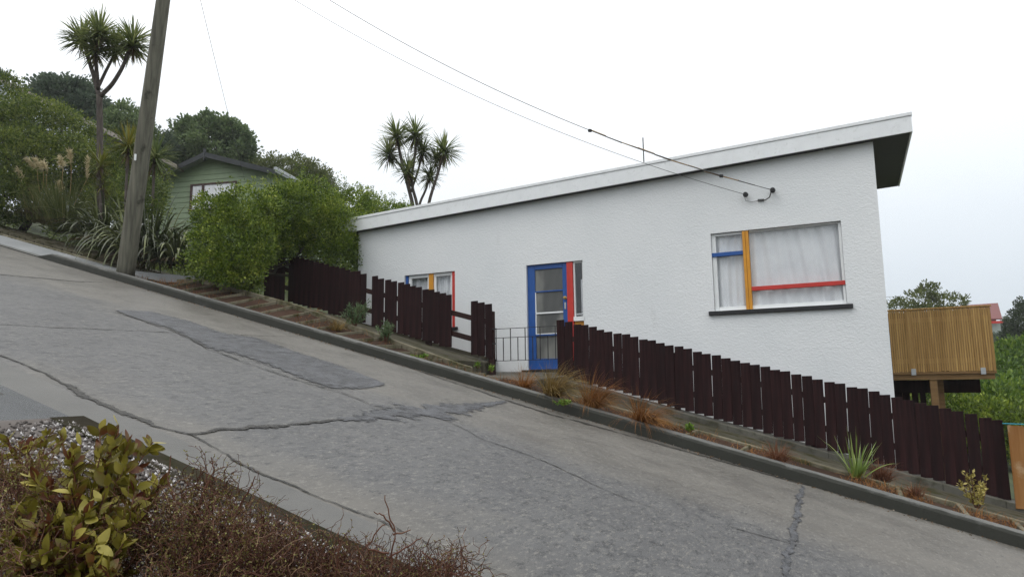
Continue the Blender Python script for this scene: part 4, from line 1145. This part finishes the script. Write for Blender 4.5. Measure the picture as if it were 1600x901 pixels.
# ---- big dark shrub on the far left
sb = []
for (x, y, Z, r_) in [(-25, 205, 20, 1.0), (25, 200, 20, .95), (70, 200, 20.5, .9), (112, 212, 21, .75), (145, 235, 21.5, .7), (150, 285, 21, .8), (-10, 150, 21, .8), (60, 178, 21, .5), (95, 190, 21, .5), (-15, 255, 19, 1.0), (35, 250, 19.3, 1.0), (85, 250, 19.8, .9), (120, 255, 20.5, .75), (-20, 305, 18.6, .9), (25, 300, 18.8, .9), (-40, 170, 20.5, .8), (5, 165, 20.8, .65), (60, 300, 19.5, .7)]:
    sb.append((at_d(x, y, Z), (r_, r_, r_ * .85)))
tree('large_shrub', 'large dark green shrub at the left edge beside the stepped path', 'shrub', sb, gz_(at_d(40, 300, 19.5)), None, 'darkshrub', 60000, (.075, .042), .24, 34, 'darkbark', .12)

tree('shrub', 'mid green shrub filling the gap between the young cabbage trees and the pale house', 'shrub', [(at_d(x, y, Z), (r_, r_, r_ * .9)) for (x, y, Z, r_) in [(185, 285, 21.5, .8), (225, 280, 22, .75), (205, 255, 22.5, .6), (165, 300, 20.5, .7), (225, 305, 21, .55), (210, 312, 20, .7), (180, 325, 19, .7), (225, 335, 19.5, .5)]], gz_(at_d(205, 300, 21)), None, 'darkshrub', 26000, (.075, .04), .22, 34, 'darkbark', .08)
# ---- trees behind
def T(name, label, mat, blobs, n, lw, clump, group='trees on the hillside behind', cat='tree', r0=.16, per=45, shell=.75):
    bl = [(at_d(x, y, Z), (r_, r_, r_ * fz)) for (x, y, Z, r_, fz) in blobs]
    c = np.mean([b[0] for b in bl], 0)
    return tree(name, label, cat, bl, gz_(c), None, mat, n, lw, clump, per, 'darkbark', r0, group, shell)
T('dark_tree', 'dense dark blue-green tree behind the cabbage tree', 'darktree', [(85, 150, 36, 1.0, .8), (105, 165, 36, 1.5, .9), (75, 160, 36, .7, .9), (130, 175, 36, 1.1, 1.0), (150, 195, 36, 1.1, .9), (110, 195, 36, 1.4, .8), (95, 145, 36, .6, .8)], 22000, (.17, .11), .38)
T('slender_tree', 'pale feathery small tree left of the leaning pole', 'broad', [(195, 192, 34, .8, 1.2), (205, 205, 34, 1.0, .9), (182, 205, 34, .8, .9), (215, 215, 34, .9, .8), (190, 225, 34, 1.2, .8)], 11000, (.15, .08), .30)
T('broadleaf_tree', 'rounded mid green broadleaf tree behind the green gable', 'broad', [(320, 212, 38, 1.25, .8), (345, 215, 38, 1.2, .8), (365, 222, 38, .8, .8), (295, 220, 38, 1.0, .8), (330, 240, 38, 2.0, .7), (375, 235, 38, .8, .6), (280, 235, 38, 1.0, .8), (305, 203, 38, .6, .7)], 26000, (.17, .12), .36)
T('small_conifer', 'small dark pointed tree just right of the pole', 'darktree', [(252, 222, 36, .45, 1.6), (250, 238, 36, .75, 1.1), (262, 240, 36, .7, .9), (240, 245, 36, .9, .8)], 7000, (.13, .06), .24)
T('olive_bush', 'rounded olive green tree right of the green gable', 'olive', [(430, 272, 38, 1.2, .7), (460, 274, 38, 1.3, .75), (485, 280, 38, 1.0, .8), (445, 287, 38, 1.6, .6), (415, 272, 38, .9, .6), (505, 288, 38, .7, .8), (480, 295, 38, 1.4, .6)], 22000, (.13, .06), .30)
T('small_conifer', 'tiny dark treetop above the roof edge at the left border', 'darktree', [(-5, 118, 42, .45, .8), (-12, 128, 42, .8, .8)], 2500, (.15, .08), .2)
# right side
T('airy_tree', 'loose light olive tree standing behind the timber deck', 'olive', [(1432, 472, 42, .9, .7), (1450, 466, 42, .8, .8), (1415, 478, 42, .8, .6), (1470, 472, 42, .7, .7), (1490, 475, 42, .7, .6), (1448, 455, 42, .4, .9), (1400, 482, 42, .7, .5), (1440, 492, 42, 1.4, .5), (1480, 497, 42, 1.0, .5)], 4800, (.17, .08), .30, 'trees below the deck')
T('leafy_tree', 'lush yellow-green tree under the right end of the deck', 'lush', [(1570, 600, 24, 1.0, .8), (1540, 625, 22, .95, .8), (1500, 640, 21, .9, .8), (1600, 640, 22, 1.1, .9), (1570, 640, 20, .9, .8), (1610, 585, 26, 1.1, .8), (1490, 600, 24, .9, .8), (1530, 590, 25, .9, .8), (1590, 560, 27, .9, .7), (1560, 575, 26, .8, .7), (1625, 560, 27, 1.0, .8)], 30000, (.15, .085), .34, 'trees below the deck', 'tree', .14, 34)
T('leafy_tree', 'mid green tree crown low behind the fence and under the deck', 'hedge', [(1470, 630, 19, .7, .8), (1515, 655, 18.5, .8, .7), (1560, 668, 18, .8, .7), (1420, 630, 22, .8, .8), (1610, 680, 18, .9, .8)], 20000, (.10, .055), .24, 'trees below the deck', 'tree', .12, 34)
T('dark_tree', 'dark rounded evergreen cut by the right edge above the lush tree', 'evergreen', [(1600, 510, 46, 1.0, 1.1), (1598, 535, 46, 1.2, .9), (1620, 500, 46, 1.3, 1.1), (1585, 545, 46, .9, .7)], 14000, (.14, .08), .26, 'trees below the deck')
T('shrub', 'bright green shrubs before the red roofed house', 'lush', [(1575, 555, 52, 1.1, .6), (1590, 560, 50, 1.3, .6), (1560, 560, 50, 1.2, .6)], 9000, (.15, .08), .3, 'trees below the deck', 'shrub')
T('dark_shrub', 'dark shrub below the wall of the red roofed house', 'darktree', [(1568, 535, 50, .9, .7), (1556, 545, 50, 1.0, .8)], 6000, (.14, .08), .26, 'trees below the deck', 'shrub')
for k, (x, y, s_) in enumerate([(1571, 503, .8), (1577, 506, .7), (1583, 508, .6)]):
    T('small_conifer', ['tallest of three faint far treetops right of the red roof', 'middle one of three faint far treetops right of the red roof', 'rightmost and lowest of three faint far treetops'][k], 'darktree', [(x, y, 90, s_ * .6, 1.5), (x, y + 8, 90, s_ * 1.1, 1.2)], 1200, (.25, .12), .25, 'far treetops')
# a far wooded slope closes the view between the trees on the right
fw = []
for k in range(26): fw.append((np.array([RNG.uniform(-10, 60), RNG.uniform(105, 150), 0]), RNG.uniform(3.5, 6)))
fw = [((c[0], c[1], hill(c[0]) + r_ * .35), (r_ * 1.2, r_, r_ * .8)) for c, r_ in fw]
P, A = crown_pts(fw, 16000, 1.0, 30)
tag(leaves('distant_wood', P, A, RNG.uniform(.4, .8, len(P)), .35, L['darktree']), 'far wooded slope low on the horizon at the right', 'wood', kind='stuff')

# ---- cabbage trees
def head(center, n, r_, mat, parent, droop=.65, width=.055, low=-.65):
    c = np.array(center, float)
    z = RNG.uniform(low, 1.0, n); ph = RNG.uniform(0, 2 * math.pi, n); rr = np.sqrt(np.maximum(0, 1 - z * z))
    D = np.stack([rr * np.cos(ph), rr * np.sin(ph), z], 1)
    P = c + D * .05 - np.array([0, 0, 1.0]) * RNG.uniform(0, .22, (n, 1))
    settle(blades('foliage_head', P, D, RNG.uniform(.75, 1.1, n) * r_, width, RNG.uniform(.25, 1.0, n) * droop, L[mat], None, 6, 'sword'), parent)
def skirt(center, n, r_, parent):
    c = np.array(center, float)
    ph = RNG.uniform(0, 2 * math.pi, n); z = RNG.uniform(-1.0, -.3, n); rr = np.sqrt(1 - z * z)
    D = np.stack([rr * np.cos(ph), rr * np.sin(ph), z], 1)
    P = c - np.array([0, 0, 1.0]) * RNG.uniform(.1, .35, (n, 1))
    settle(blades('dead_skirt', P, D, RNG.uniform(.5, .9, n) * r_, .035, .8, L['dead'], None, 4, 'sword'), parent)
def cabbage(label, Z, base_px, stems, heads, r_, mat='cabbage', n=150, rt=.085, width=.055):
    b = at_d(*base_px, Z)
    root = thing('cabbage_tree', label, 'cabbage tree', gz_(b), 'cabbage trees')
    for path_, r0, r1 in stems:
        P = [at_d(x, y, Z + dz) for (x, y, dz) in path_]
        P = np.array(P)
        t0 = np.linspace(0, 1, len(P)); t = np.linspace(0, 1, 4 * len(P))
        Q = np.stack([np.interp(t, t0, P[:, i]) for i in range(3)], 1)
        for _ in range(3): Q[1:-1] = (Q[:-2] + 2 * Q[1:-1] + Q[2:]) / 4
        settle(MB().tube([tuple(q) for q in Q], np.linspace(r0, r1, len(Q)), 9).build('trunk', M['bark'], None, 0, True), root)
    for (x, y, dz, s_) in heads:
        c = at_d(x, y, Z + dz)
        head(c, int(n * s_), r_ * s_, mat, root, width=width)
        skirt(c, int(28 * s_), r_ * s_, root)
    return root
cabbage('tall many-headed cabbage tree left of the leaning pole', 18, (157, 335), [
    ([(157, 345, 0), (156, 250, 0), (156, 190, 0), (155, 148, 0)], .085, .07),
    ([(155, 150, 0), (147, 120, .1), (136, 85, .2), (131, 58, .2)], .06, .04), ([(154, 140, 0), (150, 105, -.2), (148, 60, -.3), (156, 45, -.3)], .05, .04),
    ([(155, 133, 0), (165, 112, .2), (178, 87, .3), (182, 72, .3)], .042, .03), ([(157, 150, 0), (175, 133, -.1), (192, 105, -.2), (206, 68, -.2)], .058, .04)],
    [(128, 55, .2, 1.0), (156, 48, -.3, 1.05), (150, 72, -.2, .85), (181, 68, .3, .85), (208, 62, -.2, 1.05)], .62, 'cabbage', 200)
cabbage('many-headed cabbage tree rising behind the roof of the white house', 24, (655, 360), [
    ([(652, 380, 0), (646, 322, 0), (636, 285, 0), (625, 240, .1), (620, 215, .1)], .075, .045), ([(654, 375, 0), (653, 320, 0), (641, 285, 0), (650, 235, -.2), (649, 205, -.2)], .06, .04), ([(638, 285, 0), (628, 262, .3), (611, 240, .4)], .045, .035),
    ([(656, 375, 0), (654, 320, 0), (665, 298, .2), (672, 275, .2)], .05, .035), ([(660, 375, 0), (670, 316, -.1), (678, 290, -.1), (687, 262, -.1), (694, 236, -.1)], .06, .04), ([(642, 300, 0), (655, 262, .2), (659, 235, .2)], .04, .03), ([(640, 295, .1), (640, 260, -.4)], .04, .03)],
    [(608, 236, .4, 1.0), (620, 208, .1, 1.0), (649, 206, -.2, 1.0), (660, 232, .2, .9), (638, 262, -.4, .85), (694, 232, -.1, 1.1), (672, 270, .2, .8), (682, 246, .3, .7)], .68, 'cabbage', 160)
cabbage('young yellow-green cabbage tree with a ragged brown skirt beside the tall trunk', 17.2, (160, 335), [([(160, 350, 0), (159, 300, 0), (157, 262, 0)], .06, .05)], [(157, 252, 0, .75), (160, 282, 0, .65)], .60, 'cabbage_young', 120, width=.032)
cabbage('young cabbage tree with a yellow-green head against the leaning pole', 16.4, (196, 330), [([(196, 345, 0), (197, 290, 0), (201, 230, 0)], .035, .03)], [(201, 222, 0, .95)], .62, 'cabbage_young', 170, width=.035)
cabbage('green cabbage tree half hidden right of the leaning pole', 19.5, (240, 300), [([(238, 330, 0), (240, 280, 0), (241, 245, 0)], .04, .03)], [(243, 240, 0, 1.0)], .75, 'cabbage', 110)

# ---- flax clumps behind the pole
def flax(px_, py_, n, len_, label, spread=1.0, h=1.18):
    b = at_d(px_, py_, h)
    root = thing('flax_bush', label, 'flax', tuple(b), 'flax bushes behind the pole')
    ph = RNG.uniform(0, 2 * math.pi, n); el = np.radians(RNG.uniform(30, 84, n))
    D = np.stack([np.cos(ph) * np.cos(el), np.sin(ph) * np.cos(el), np.sin(el)], 1)
    P = b + np.stack([np.cos(ph), np.sin(ph), 0 * ph], 1) * RNG.uniform(0, .35, (n, 1)) * spread
    ln = RNG.uniform(.65, 1.1, n) * len_
    settle(blades('blades', P, D, ln, RNG.uniform(.055, .095, n), RNG.uniform(1.2, 4.6, n), L['flax'], None, 11, 'sword', .25), root)
    ph = RNG.uniform(0, 2 * math.pi, n // 3); D = np.stack([np.cos(ph), np.sin(ph), 0 * ph + .15], 1)
    settle(blades('dead_blades', b + D * .2, D, RNG.uniform(.6, 1.0, len(ph)) * len_ * .7, .04, 1.4, L['dead'], None, 6, 'sword', .2), root)
    return root
flax(165, 380, 190, 1.35, 'flax bush with hanging striped blades left of the pole', 1.3, 17.0)
flax(232, 405, 330, 1.50, 'large drooping flax bush directly behind the foot of the pole', 1.5, 15.7)
flax(278, 412, 150, 1.05, 'drooping flax bush with dry blades by the hedge', 1.2, 15.2)

# ---- toetoe grass with plumes
def toetoe(px_, py_, Zp, n, len_, label, plumes):
    b = at_d(px_, py_, Zp)
    root = thing('toetoe_grass', label, 'ornamental grass', tuple(b), 'toetoe grasses on the left bank')
    ph = RNG.uniform(0, 2 * math.pi, n); el = np.radians(RNG.uniform(52, 89, n))
    D = np.stack([np.cos(ph) * np.cos(el), np.sin(ph) * np.cos(el), np.sin(el)], 1)
    P = b + np.stack([np.cos(ph), np.sin(ph), 0 * ph], 1) * RNG.uniform(0, .35, (n, 1))
    settle(blades('blades', P, D, RNG.uniform(.6, 1.1, n) * len_, .018, RNG.uniform(.3, 1.6, n), L['toetoe'], None, 7, 'grass', .2), root)
    ph = RNG.uniform(0, 2 * math.pi, 160); D = np.stack([np.cos(ph), np.sin(ph), 0 * ph + .5], 1)
    settle(blades('dead_blades', b + D * .12, D, RNG.uniform(.4, .9, 160), .02, 1.6, L['dead'], None, 5, 'grass', .2), root)
    Zb = b @ _f
    for (x, y, x1, y1) in plumes:
        a = at_d(x, y, Zb); t = at_d(x1, y1, Zb)
        Q = limb_path(b + np.array([RNG.normal(0, .1), RNG.normal(0, .1), 0]), a, 0, 6, .01)
        s_ = MB().tube([tuple(q) for q in Q], np.linspace(.010, .005, 6), 5).build('stem', M['copper'], None, 0, True); settle(s_, root)
        m_ = 130; tt = RNG.random((m_, 1)); base_ = a + (t - a) * tt
        D = norm((t - a)[None] * .9 + unit(m_) * .22 + np.array([0, 0, -.12]))
        settle(blades('plume', base_, D, RNG.uniform(.08, .16, m_), .02, .9, L['plume'], None, 3, 'plume', .8), root)
toetoe(66, 346, 18.4, 420, 1.15, 'toetoe grass with arching cream plumes near the left edge', [(58, 262, 42, 248), (68, 268, 55, 248), (74, 264, 66, 252), (37, 278, 28, 264)])
toetoe(102, 362, 17.7, 560, 1.6, 'tall toetoe grass with upright cream plumes beside the young cabbage tree', [(98, 262, 94, 246), (111, 256, 108, 236), (96, 296, 92, 286), (136, 280, 137, 248)])
tree('small_bush', 'low dark green bush at the left foot of the leaning pole', 'bush', [(at_g(172, 398, 1.18) + np.array([0, 0, .15]), (.3, .25, .2)), (at_g(160, 396, 1.18) + np.array([0, .1, .12]), (.25, .2, .15))], tuple(at_g(170, 402, 1.2)), None, 'darkshrub', 2600, (.05, .025), .08, 18, 'darkbark', .02)
# a low mass of bank plants fills the ground between
bp = []
for k in range(60):
    x = RNG.uniform(-26, -14.5); y = RNG.uniform(13.2, 19)
    bp.append(((x, y, hill(x) + .1), (.7, .6, RNG.uniform(.25, .5))))
P, A = crown_pts(bp, 26000, .22, 30)
tag(leaves('bank_undergrowth', P, A, RNG.uniform(.06, .12, len(P)), .04, L['darkshrub']), 'low undergrowth covering the bank below the green house', 'undergrowth', kind='stuff')
# blue bin lid hidden in the flax
bb = at_d(182, 382, 17.6)
bn = thing('bin', 'blue plastic bin hidden in the flax left of the pole', 'bin', (float(bb[0]), float(bb[1]), float(bb[2] - .6)))
part(MB().tube([bb + np.array([0, 0, -.6]), bb + np.array([0, 0, .12])], [.17, .21], 14), 'body', M['black'], bn, 0)
part(MB().lathe(tuple(bb + np.array([.02, -.20, .05])), [(0, .05), (.02, .055), (.03, .03)], (.2, -1, 0), 12), 'wheel', M['bin'], bn, 0)

# ---- tussocks and small plants in the planting strip
def tussock(px_, py_, n, len_, mat, label, lean=(0, 0), name='tussock', h=1.225, w=.007, el=(25, 85), group='tussock grasses in the planting strip', droop=(.8, 2.6)):
    b = at_g(px_, py_, h)
    if -13 < b[0] < -5.0 and b[1] < 9.75: b = np.array([b[0], b[1], strip_z(b[0], b[1]) - .01])
    root = thing(name, label, 'grass', tuple(b), group)
    ph = RNG.uniform(0, 2 * math.pi, n); e = np.radians(RNG.uniform(*el, n))
    D = np.stack([np.cos(ph) * np.cos(e) + lean[0], np.sin(ph) * np.cos(e) + lean[1], np.sin(e)], 1)
    P = b + np.stack([np.cos(ph), np.sin(ph), 0 * ph], 1) * RNG.uniform(0, .09, (n, 1))
    settle(blades('blades', P, D, RNG.uniform(.5, 1.1, n) * len_, w, RNG.uniform(*droop, n), L[mat], None, 7, 'grass', .3), root)
    return root
tussock(862, 622, 560, .66, 'tussock_gold', 'largest golden tussock leaning right beside the gate end of the long fence', (.55, -.1))
tussock(820, 606, 240, .38, 'tussock_orange', 'small thin orange tussock below the iron gate', (.2, 0))
tussock(925, 638, 560, .64, 'tussock_orange', 'amber tussock spilling right, between the golden one and the orange one', (.6, -.15))
tussock(1003, 662, 560, .56, 'tussock_orange', 'bright orange flattened tussock by the first concrete bar below the gate', (.6, -.2), el=(15, 75))
tussock(1215, 722, 380, .30, 'tussock_red', 'low sparse red-brown tussock in the mulch below the middle of the long fence', (.1, 0))
tussock(1378, 752, 400, .32, 'tussock_red', 'red-brown tussock right of the young flax', (0, 0))
tussock(1428, 775, 220, .20, 'tussock_red', 'dark red low tussock between the young flax and the golden shrub', (0, 0))
tussock(440, 486, 200, .28, 'tussock_orange', 'small orange tussock in the second bay of the stepped strip', (.1, 0))
tussock(490, 503, 240, .32, 'tussock_orange', 'orange tussock in the stepped strip left of the grey-green bushes', (.1, 0))
tussock(403, 480, 120, .22, 'tussock_orange', 'thin orange tussock near the hedge foot in the strip', (.1, 0))
tussock(345, 462, 180, .24, 'tussock_red', 'dry brown tussock just below the small bush under the hedge', (.1, 0))
tussock(312, 452, 160, .26, 'tussock_red', 'dry brown tussock on the mulch nearest the pole', (0, 0))
tussock(526, 520, 200, .3, 'tussock_gold', 'yellowish tussock at the left foot of the larger grey-green bush', (.1, 0))

# sparse dry rust grass and litter all along the strip
nn = 9000
gx_ = np.concatenate([RNG.uniform(-13.4, -4.8, nn // 2), RNG.uniform(-4.8, 2.2, nn // 2)])
clus = np.sin(gx_ * 2.1) + np.sin(gx_ * 5.3 + 1) + .6 * np.sin(gx_ * 11 + 2)
gx_ = gx_[(clus + RNG.normal(0, .9, nn) > .3) & ((RNG.random(nn) < .35) | (gx_ > -4.75) | (gx_ < -11.7))]; nn = len(gx_)
gy_ = 8.87 + .85 * RNG.random(nn) ** 1.3
hh = np.where((gx_ > -11.7) & (gx_ < -4.75), 1.32, 1.23)
P = np.stack([gx_, gy_, np.array([strip_z(a, b) if a < -4.75 else -1.23 - S * a for a, b in zip(gx_, gy_)])], 1); D = unit(nn) * .8 + np.array([.15, 0, .8])
tag(blades('dry_grass', P, D, RNG.uniform(.05, .17, nn), .006, RNG.uniform(.5, 2.5, nn), L['tussock_orange'], None, 4, 'grass', .4), 'sparse dry rust coloured grass along the planting strip', 'grass', kind='stuff')

nn = 520
lx = RNG.uniform(-12.5, 1.6, nn); ly = 8.69 - np.abs(RNG.normal(0, .09, nn))
P = np.stack([lx, ly, -1.333 - S * lx], 1); D = unit(nn) * np.array([1, 1, .25]) + np.array([.1, 0, 0])
tag(leaves('leaf_litter', P, D, RNG.uniform(.012, .04, nn), RNG.uniform(.008, .02, nn), L['litter']), 'scattered dead leaves and bits along the foot of the far kerb', 'litter', kind='stuff')
def shrublet(px_, py_, h_, rad, n, mat, label, lw, group='small shrubs in the planting strip', name='small_shrub', h=1.225, stems=9):
    b = at_g(px_, py_, h)
    if -13 < b[0] < -5.0 and b[1] < 9.75: b = np.array([b[0], b[1], strip_z(b[0], b[1]) - .01])
    root = thing(name, label, 'shrub', tuple(b), group)
    tips = b + np.stack([RNG.normal(0, rad * .6, stems), RNG.normal(0, rad * .5, stems), RNG.uniform(.55, 1.0, stems) * h_], 1)
    base = np.repeat(b[None], stems, 0) + RNG.normal(0, .01, (stems, 3)) * np.array([1, 1, 0])
    t = np.linspace(0, 1, 6)[None, :, None]
    Q = base[:, None] + (tips - base)[:, None] * t + np.sin(t * 3.14) * RNG.normal(0, .02, (stems, 1, 3))
    R = np.linspace(.006, .002, 6)[None].repeat(stems, 0)
    settle(poly_tubes('stems', Q, R, L['twig'], None, 4), root)
    w_ = RNG.integers(0, stems, n); tt = RNG.uniform(.25, 1.02, n)
    P = base[w_] + (tips[w_] - base[w_]) * tt[:, None] + RNG.normal(0, .012, (n, 3))
    A = norm((tips - base)[w_] * .8 + unit(n) * h_ * .8)
    settle(leaves('foliage', P, A, RNG.uniform(.7, 1.2, n) * lw[0], lw[1], L[mat]), root)
    return root
shrublet(553, 523, .46, .20, 900, 'fern', 'larger grey-green feathery shrub in front of the fence gap', (.075, .013), stems=16)
shrublet(602, 538, .36, .13, 600, 'fern', 'smaller grey-green feathery shrub in front of the pickets', (.065, .012), stems=12)
shrublet(1526, 797, .42, .17, 260, 'gold_leaf', 'small golden leaved shrub before the dark end of the long fence', (.055, .03), stems=11)
shrublet(1078, 676, .11, .05, 90, 'weed', 'tiny bright green weed on the edging right of the orange tussock', (.05, .028), 'green weeds in the planting strip', 'weed', 1.2, 5)
shrublet(660, 556, .07, .10, 110, 'weed', 'low green weed patch on the step bar right of the feathery shrubs', (.05, .022), 'green weeds in the planting strip', 'weed', 1.2, 6)
shrublet(768, 582, .11, .04, 70, 'weed', 'bright green weed under the last pickets before the gate', (.055, .025), 'green weeds in the planting strip', 'weed', 1.26, 5)
shrublet(745, 574, .06, .05, 60, 'weed', 'small green weed left of the one under the last pickets', (.05, .022), 'green weeds in the planting strip', 'weed', 1.26, 5)
shrublet(880, 632, .05, .16, 260, 'weed', 'flat green weed patch under the golden tussock', (.035, .02), 'green weeds in the planting strip', 'weed', 1.21, 9)
shrublet(268, 437, .05, .16, 130, 'weed', 'flat green weed on the mulch right of the pole', (.06, .025), 'green weeds in the planting strip', 'weed', 1.2, 7)
tussock(1338, 745, 34, .62, 'youngflax', 'young green flax with spiky upright blades before the long fence', (0, 0), 'young_flax', 1.225, .032, (30, 88), None, (.1, 1.1))

# ---- foreground: leafy bush and wiry shrubs on the near verge
def leafy_bush(label, base, stems, nl, lw, group=None):
    root = thing('leafy_bush', label, 'bush', tuple(base), group)
    base = np.array(base, float); ns = len(stems)
    tips = np.array(stems, float)
    t = np.linspace(0, 1, 9)[None, :, None]
    b0 = base + RNG.normal(0, .03, (ns, 3)) * np.array([1, 1, 0])
    Q = b0[:, None] + (tips - b0)[:, None] * t + np.sin(t * 3.14) * RNG.normal(0, .035, (ns, 1, 3))
    settle(poly_tubes('stems', Q, np.linspace(.0055, .0018, 9)[None].repeat(ns, 0), L['twig'], None, 6), root)
    w_ = RNG.integers(0, ns, nl); tt = RNG.uniform(.30, 1.0, nl) ** .75
    seg = np.minimum((tt * 8).astype(int), 7); fr2 = tt * 8 - seg
    P = Q[w_, seg] * (1 - fr2)[:, None] + Q[w_, seg + 1] * fr2[:, None]
    dirn = norm(Q[w_, seg + 1] - Q[w_, seg])
    A = norm(dirn * .75 + unit(nl) * .9 + np.array([0, 0, .15]))
    s_ = RNG.uniform(.55, 1.15, nl)
    settle(leaves('foliage', P, A, lw[0] * s_, lw[1] * s_, L['fore_leaf'], None, .12, .5, 5), root)
    return root
tips = [at_d(x + random.gauss(0, 6), y + random.gauss(0, 6), Z) for (x, y, Z) in [
    (160, 668, 2.30), (185, 672, 2.25), (215, 690, 2.3), (130, 690, 2.2), (105, 715, 2.15), (150, 715, 2.2), (195, 720, 2.2), (75, 760, 2.1), (120, 755, 2.05), (160, 760, 2.1), (205, 770, 2.15),
    (90, 800, 2.0), (140, 800, 2.0), (185, 805, 2.05), (225, 775, 2.2), (60, 830, 1.95), (110, 840, 1.92), (160, 845, 1.95), (80, 870, 1.9), (130, 880, 1.88), (200, 840, 2.0), (240, 745, 2.25), (178, 695, 2.4), (230, 700, 2.35), (50, 790, 2.1), (170, 890, 1.9), (20, 845, 1.95), (35, 805, 2.05), (50, 880, 1.9), (10, 880, 1.9), (100, 770, 2.1), (145, 735, 2.2), (60, 740, 2.15), (215, 815, 2.1)]]
fbp = at_d(130, 930, 2.12); fb0 = (float(fbp[0]), float(fbp[1]), float(-1.262 - S * fbp[0]))
leafy_bush('leafy bush with yellow-green and reddish leaves at the lower left corner', fb0, tips, 1500, (.055, .027), 'leafy bushes on the near verge')
tips = [at_d(x + random.gauss(0, 5), y + random.gauss(0, 5), Z) for (x, y, Z) in [(5, 690, 2.7), (25, 700, 2.7), (45, 695, 2.75), (70, 672, 2.8), (60, 690, 2.7), (90, 700, 2.7), (15, 730, 2.5), (45, 735, 2.5), (-15, 710, 2.6), (-10, 750, 2.4), (100, 690, 2.75)]]
sbp = at_d(35, 790, 2.7)
leafy_bush('smaller yellow leaved bush behind the leafy one at the left edge', (float(sbp[0]), float(sbp[1]), float(-1.262 - S * sbp[0])), tips, 260, (.05, .026), 'leafy bushes on the near verge')

def wiry(label, blobs, n, nl, base, sticks=()):
    root = thing('wiry_shrub', label, 'shrub', tuple(base), 'wiry bronze shrubs on the near verge')
    C = np.array([b[0] for b in blobs]); Rr = np.array([b[1] for b in blobs])
    w_ = RNG.choice(len(C), n, p=Rr.prod(1) ** (2 / 3) / (Rr.prod(1) ** (2 / 3)).sum())
    st = C[w_] + unit(n) * (RNG.random((n, 1)) ** .5) * Rr[w_] * np.array([1, 1, .95])
    m_ = 9
    pts = [st]; d = norm(unit(n) + np.array([0, 0, .55])); p = st
    for i in range(m_ - 1):
        turn = unit(n); d = norm(d * .75 + turn * .62 + np.array([0, 0, .06])); p = p + d * RNG.uniform(.013, .027, (n, 1)); pts.append(p)
    Q = np.stack(pts, 1)
    settle(poly_tubes('twigs', Q, np.linspace(.0016, .0008, m_)[None].repeat(n, 0), L['twig'], None, 3), root)
    # main stems from the root to the twigs
    k = min(140, n // 8); base = np.array(base, float)
    tgt = st[RNG.choice(n, k, replace=False)]
    t = np.linspace(0, 1, 10)[None, :, None]
    b0 = base + RNG.normal(0, .05, (k, 3)) * np.array([1, 1, 0])
    Q2 = b0[:, None] + (tgt - b0)[:, None] * t + RNG.normal(0, .010, (k, 10, 3)) * np.sin(t * 3.14)
    settle(poly_tubes('stems', Q2, np.linspace(.003, .0012, 10)[None].repeat(k, 0), L['twig'], None, 4), root)
    sel = RNG.integers(0, n, nl); seg = RNG.integers(0, m_, nl)
    settle(leaves('foliage', Q[sel, seg], unit(nl) + np.array([0, 0, .3]), RNG.uniform(.005, .011, nl), RNG.uniform(.003, .006, nl), L['wiry_leaf']), root)
    for poly in sticks:
        P = np.array([at_d(*q) for q in poly]); t0 = np.linspace(0, 1, len(P)); tt = np.linspace(0, 1, len(P) * 3)
        QQ = np.stack([np.interp(tt, t0, P[:, i]) for i in range(3)], 1) + RNG.normal(0, .002, (len(tt), 3))
        settle(poly_tubes('branch', QQ[None], np.linspace(.0034, .0016, len(tt))[None], L['twig'], None, 5), root)
    return root
def blob(x, y, Z, a, b, c): return (at_d(x, y, Z), (a, b, c))
def gbase(x, y, Z):
    p = at_d(x, y, Z); return (float(p[0]), float(p[1]), float(-1.265 - S * p[0]))
wiry('dense wiry red-brown shrub right of the leafy bush', [blob(300, 825, 2.25, .18, .18, .15), (at_d(350, 855, 2.2), (.18, .18, .12)), (at_d(260, 850, 2.15), (.18, .2, .15)), (at_d(330, 890, 2.05), (.22, .2, .12)), (at_d(325, 780, 2.3), (.10, .1, .08))], 850, 9500, gbase(310, 935, 2.25),
     [[(310, 800, 2.2), (322, 760, 2.2), (335, 735, 2.22), (330, 715, 2.22)], [(370, 800, 2.25), (385, 770, 2.25), (400, 745, 2.25)], [(270, 780, 2.2), (262, 740, 2.2), (268, 712, 2.2)]])
wiry('dark wiry shrub growing beneath the leafy bush', [blob(60, 830, 2.15, .22, .2, .2), blob(130, 860, 2.3, .25, .2, .16), blob(10, 780, 2.4, .2, .2, .16), blob(220, 860, 2.25, .14, .2, .14), blob(40, 890, 1.95, .2, .2, .12)], 1100, 12000, gbase(80, 935, 2.25))
wiry('low sparse wiry shrub on the gravel at the bottom centre', [blob(440, 890, 2.25, .18, .2, .09), blob(520, 905, 2.3, .2, .18, .07), blob(400, 860, 2.35, .12, .12, .08)], 900, 4200, gbase(470, 960, 2.3),
     [[(450, 880, 2.2), (465, 850, 2.2), (480, 838, 2.2)]])
wiry('thin twiggy shrub with one bare branch reaching over the gutter', [blob(610, 912, 2.3, .16, .15, .05), blob(690, 905, 2.3, .14, .15, .05)], 420, 1600, gbase(620, 960, 2.35),
     [[(610, 905, 2.2), (612, 870, 2.2), (617, 828, 2.2), (607, 800, 2.2), (602, 772, 2.2)], [(617, 828, 2.2), (600, 805, 2.18), (585, 800, 2.17)], [(616, 835, 2.2), (640, 828, 2.22)], [(608, 865, 2.2), (570, 856, 2.2), (596, 822, 2.2), (602, 818, 2.2)], [(608, 870, 2.2), (640, 852, 2.24), (660, 838, 2.25)], [(525, 900, 2.2), (530, 850, 2.2), (528, 832, 2.2)], [(690, 900, 2.25), (678, 878, 2.25), (660, 862, 2.25)], [(700, 905, 2.25), (715, 870, 2.25)]])
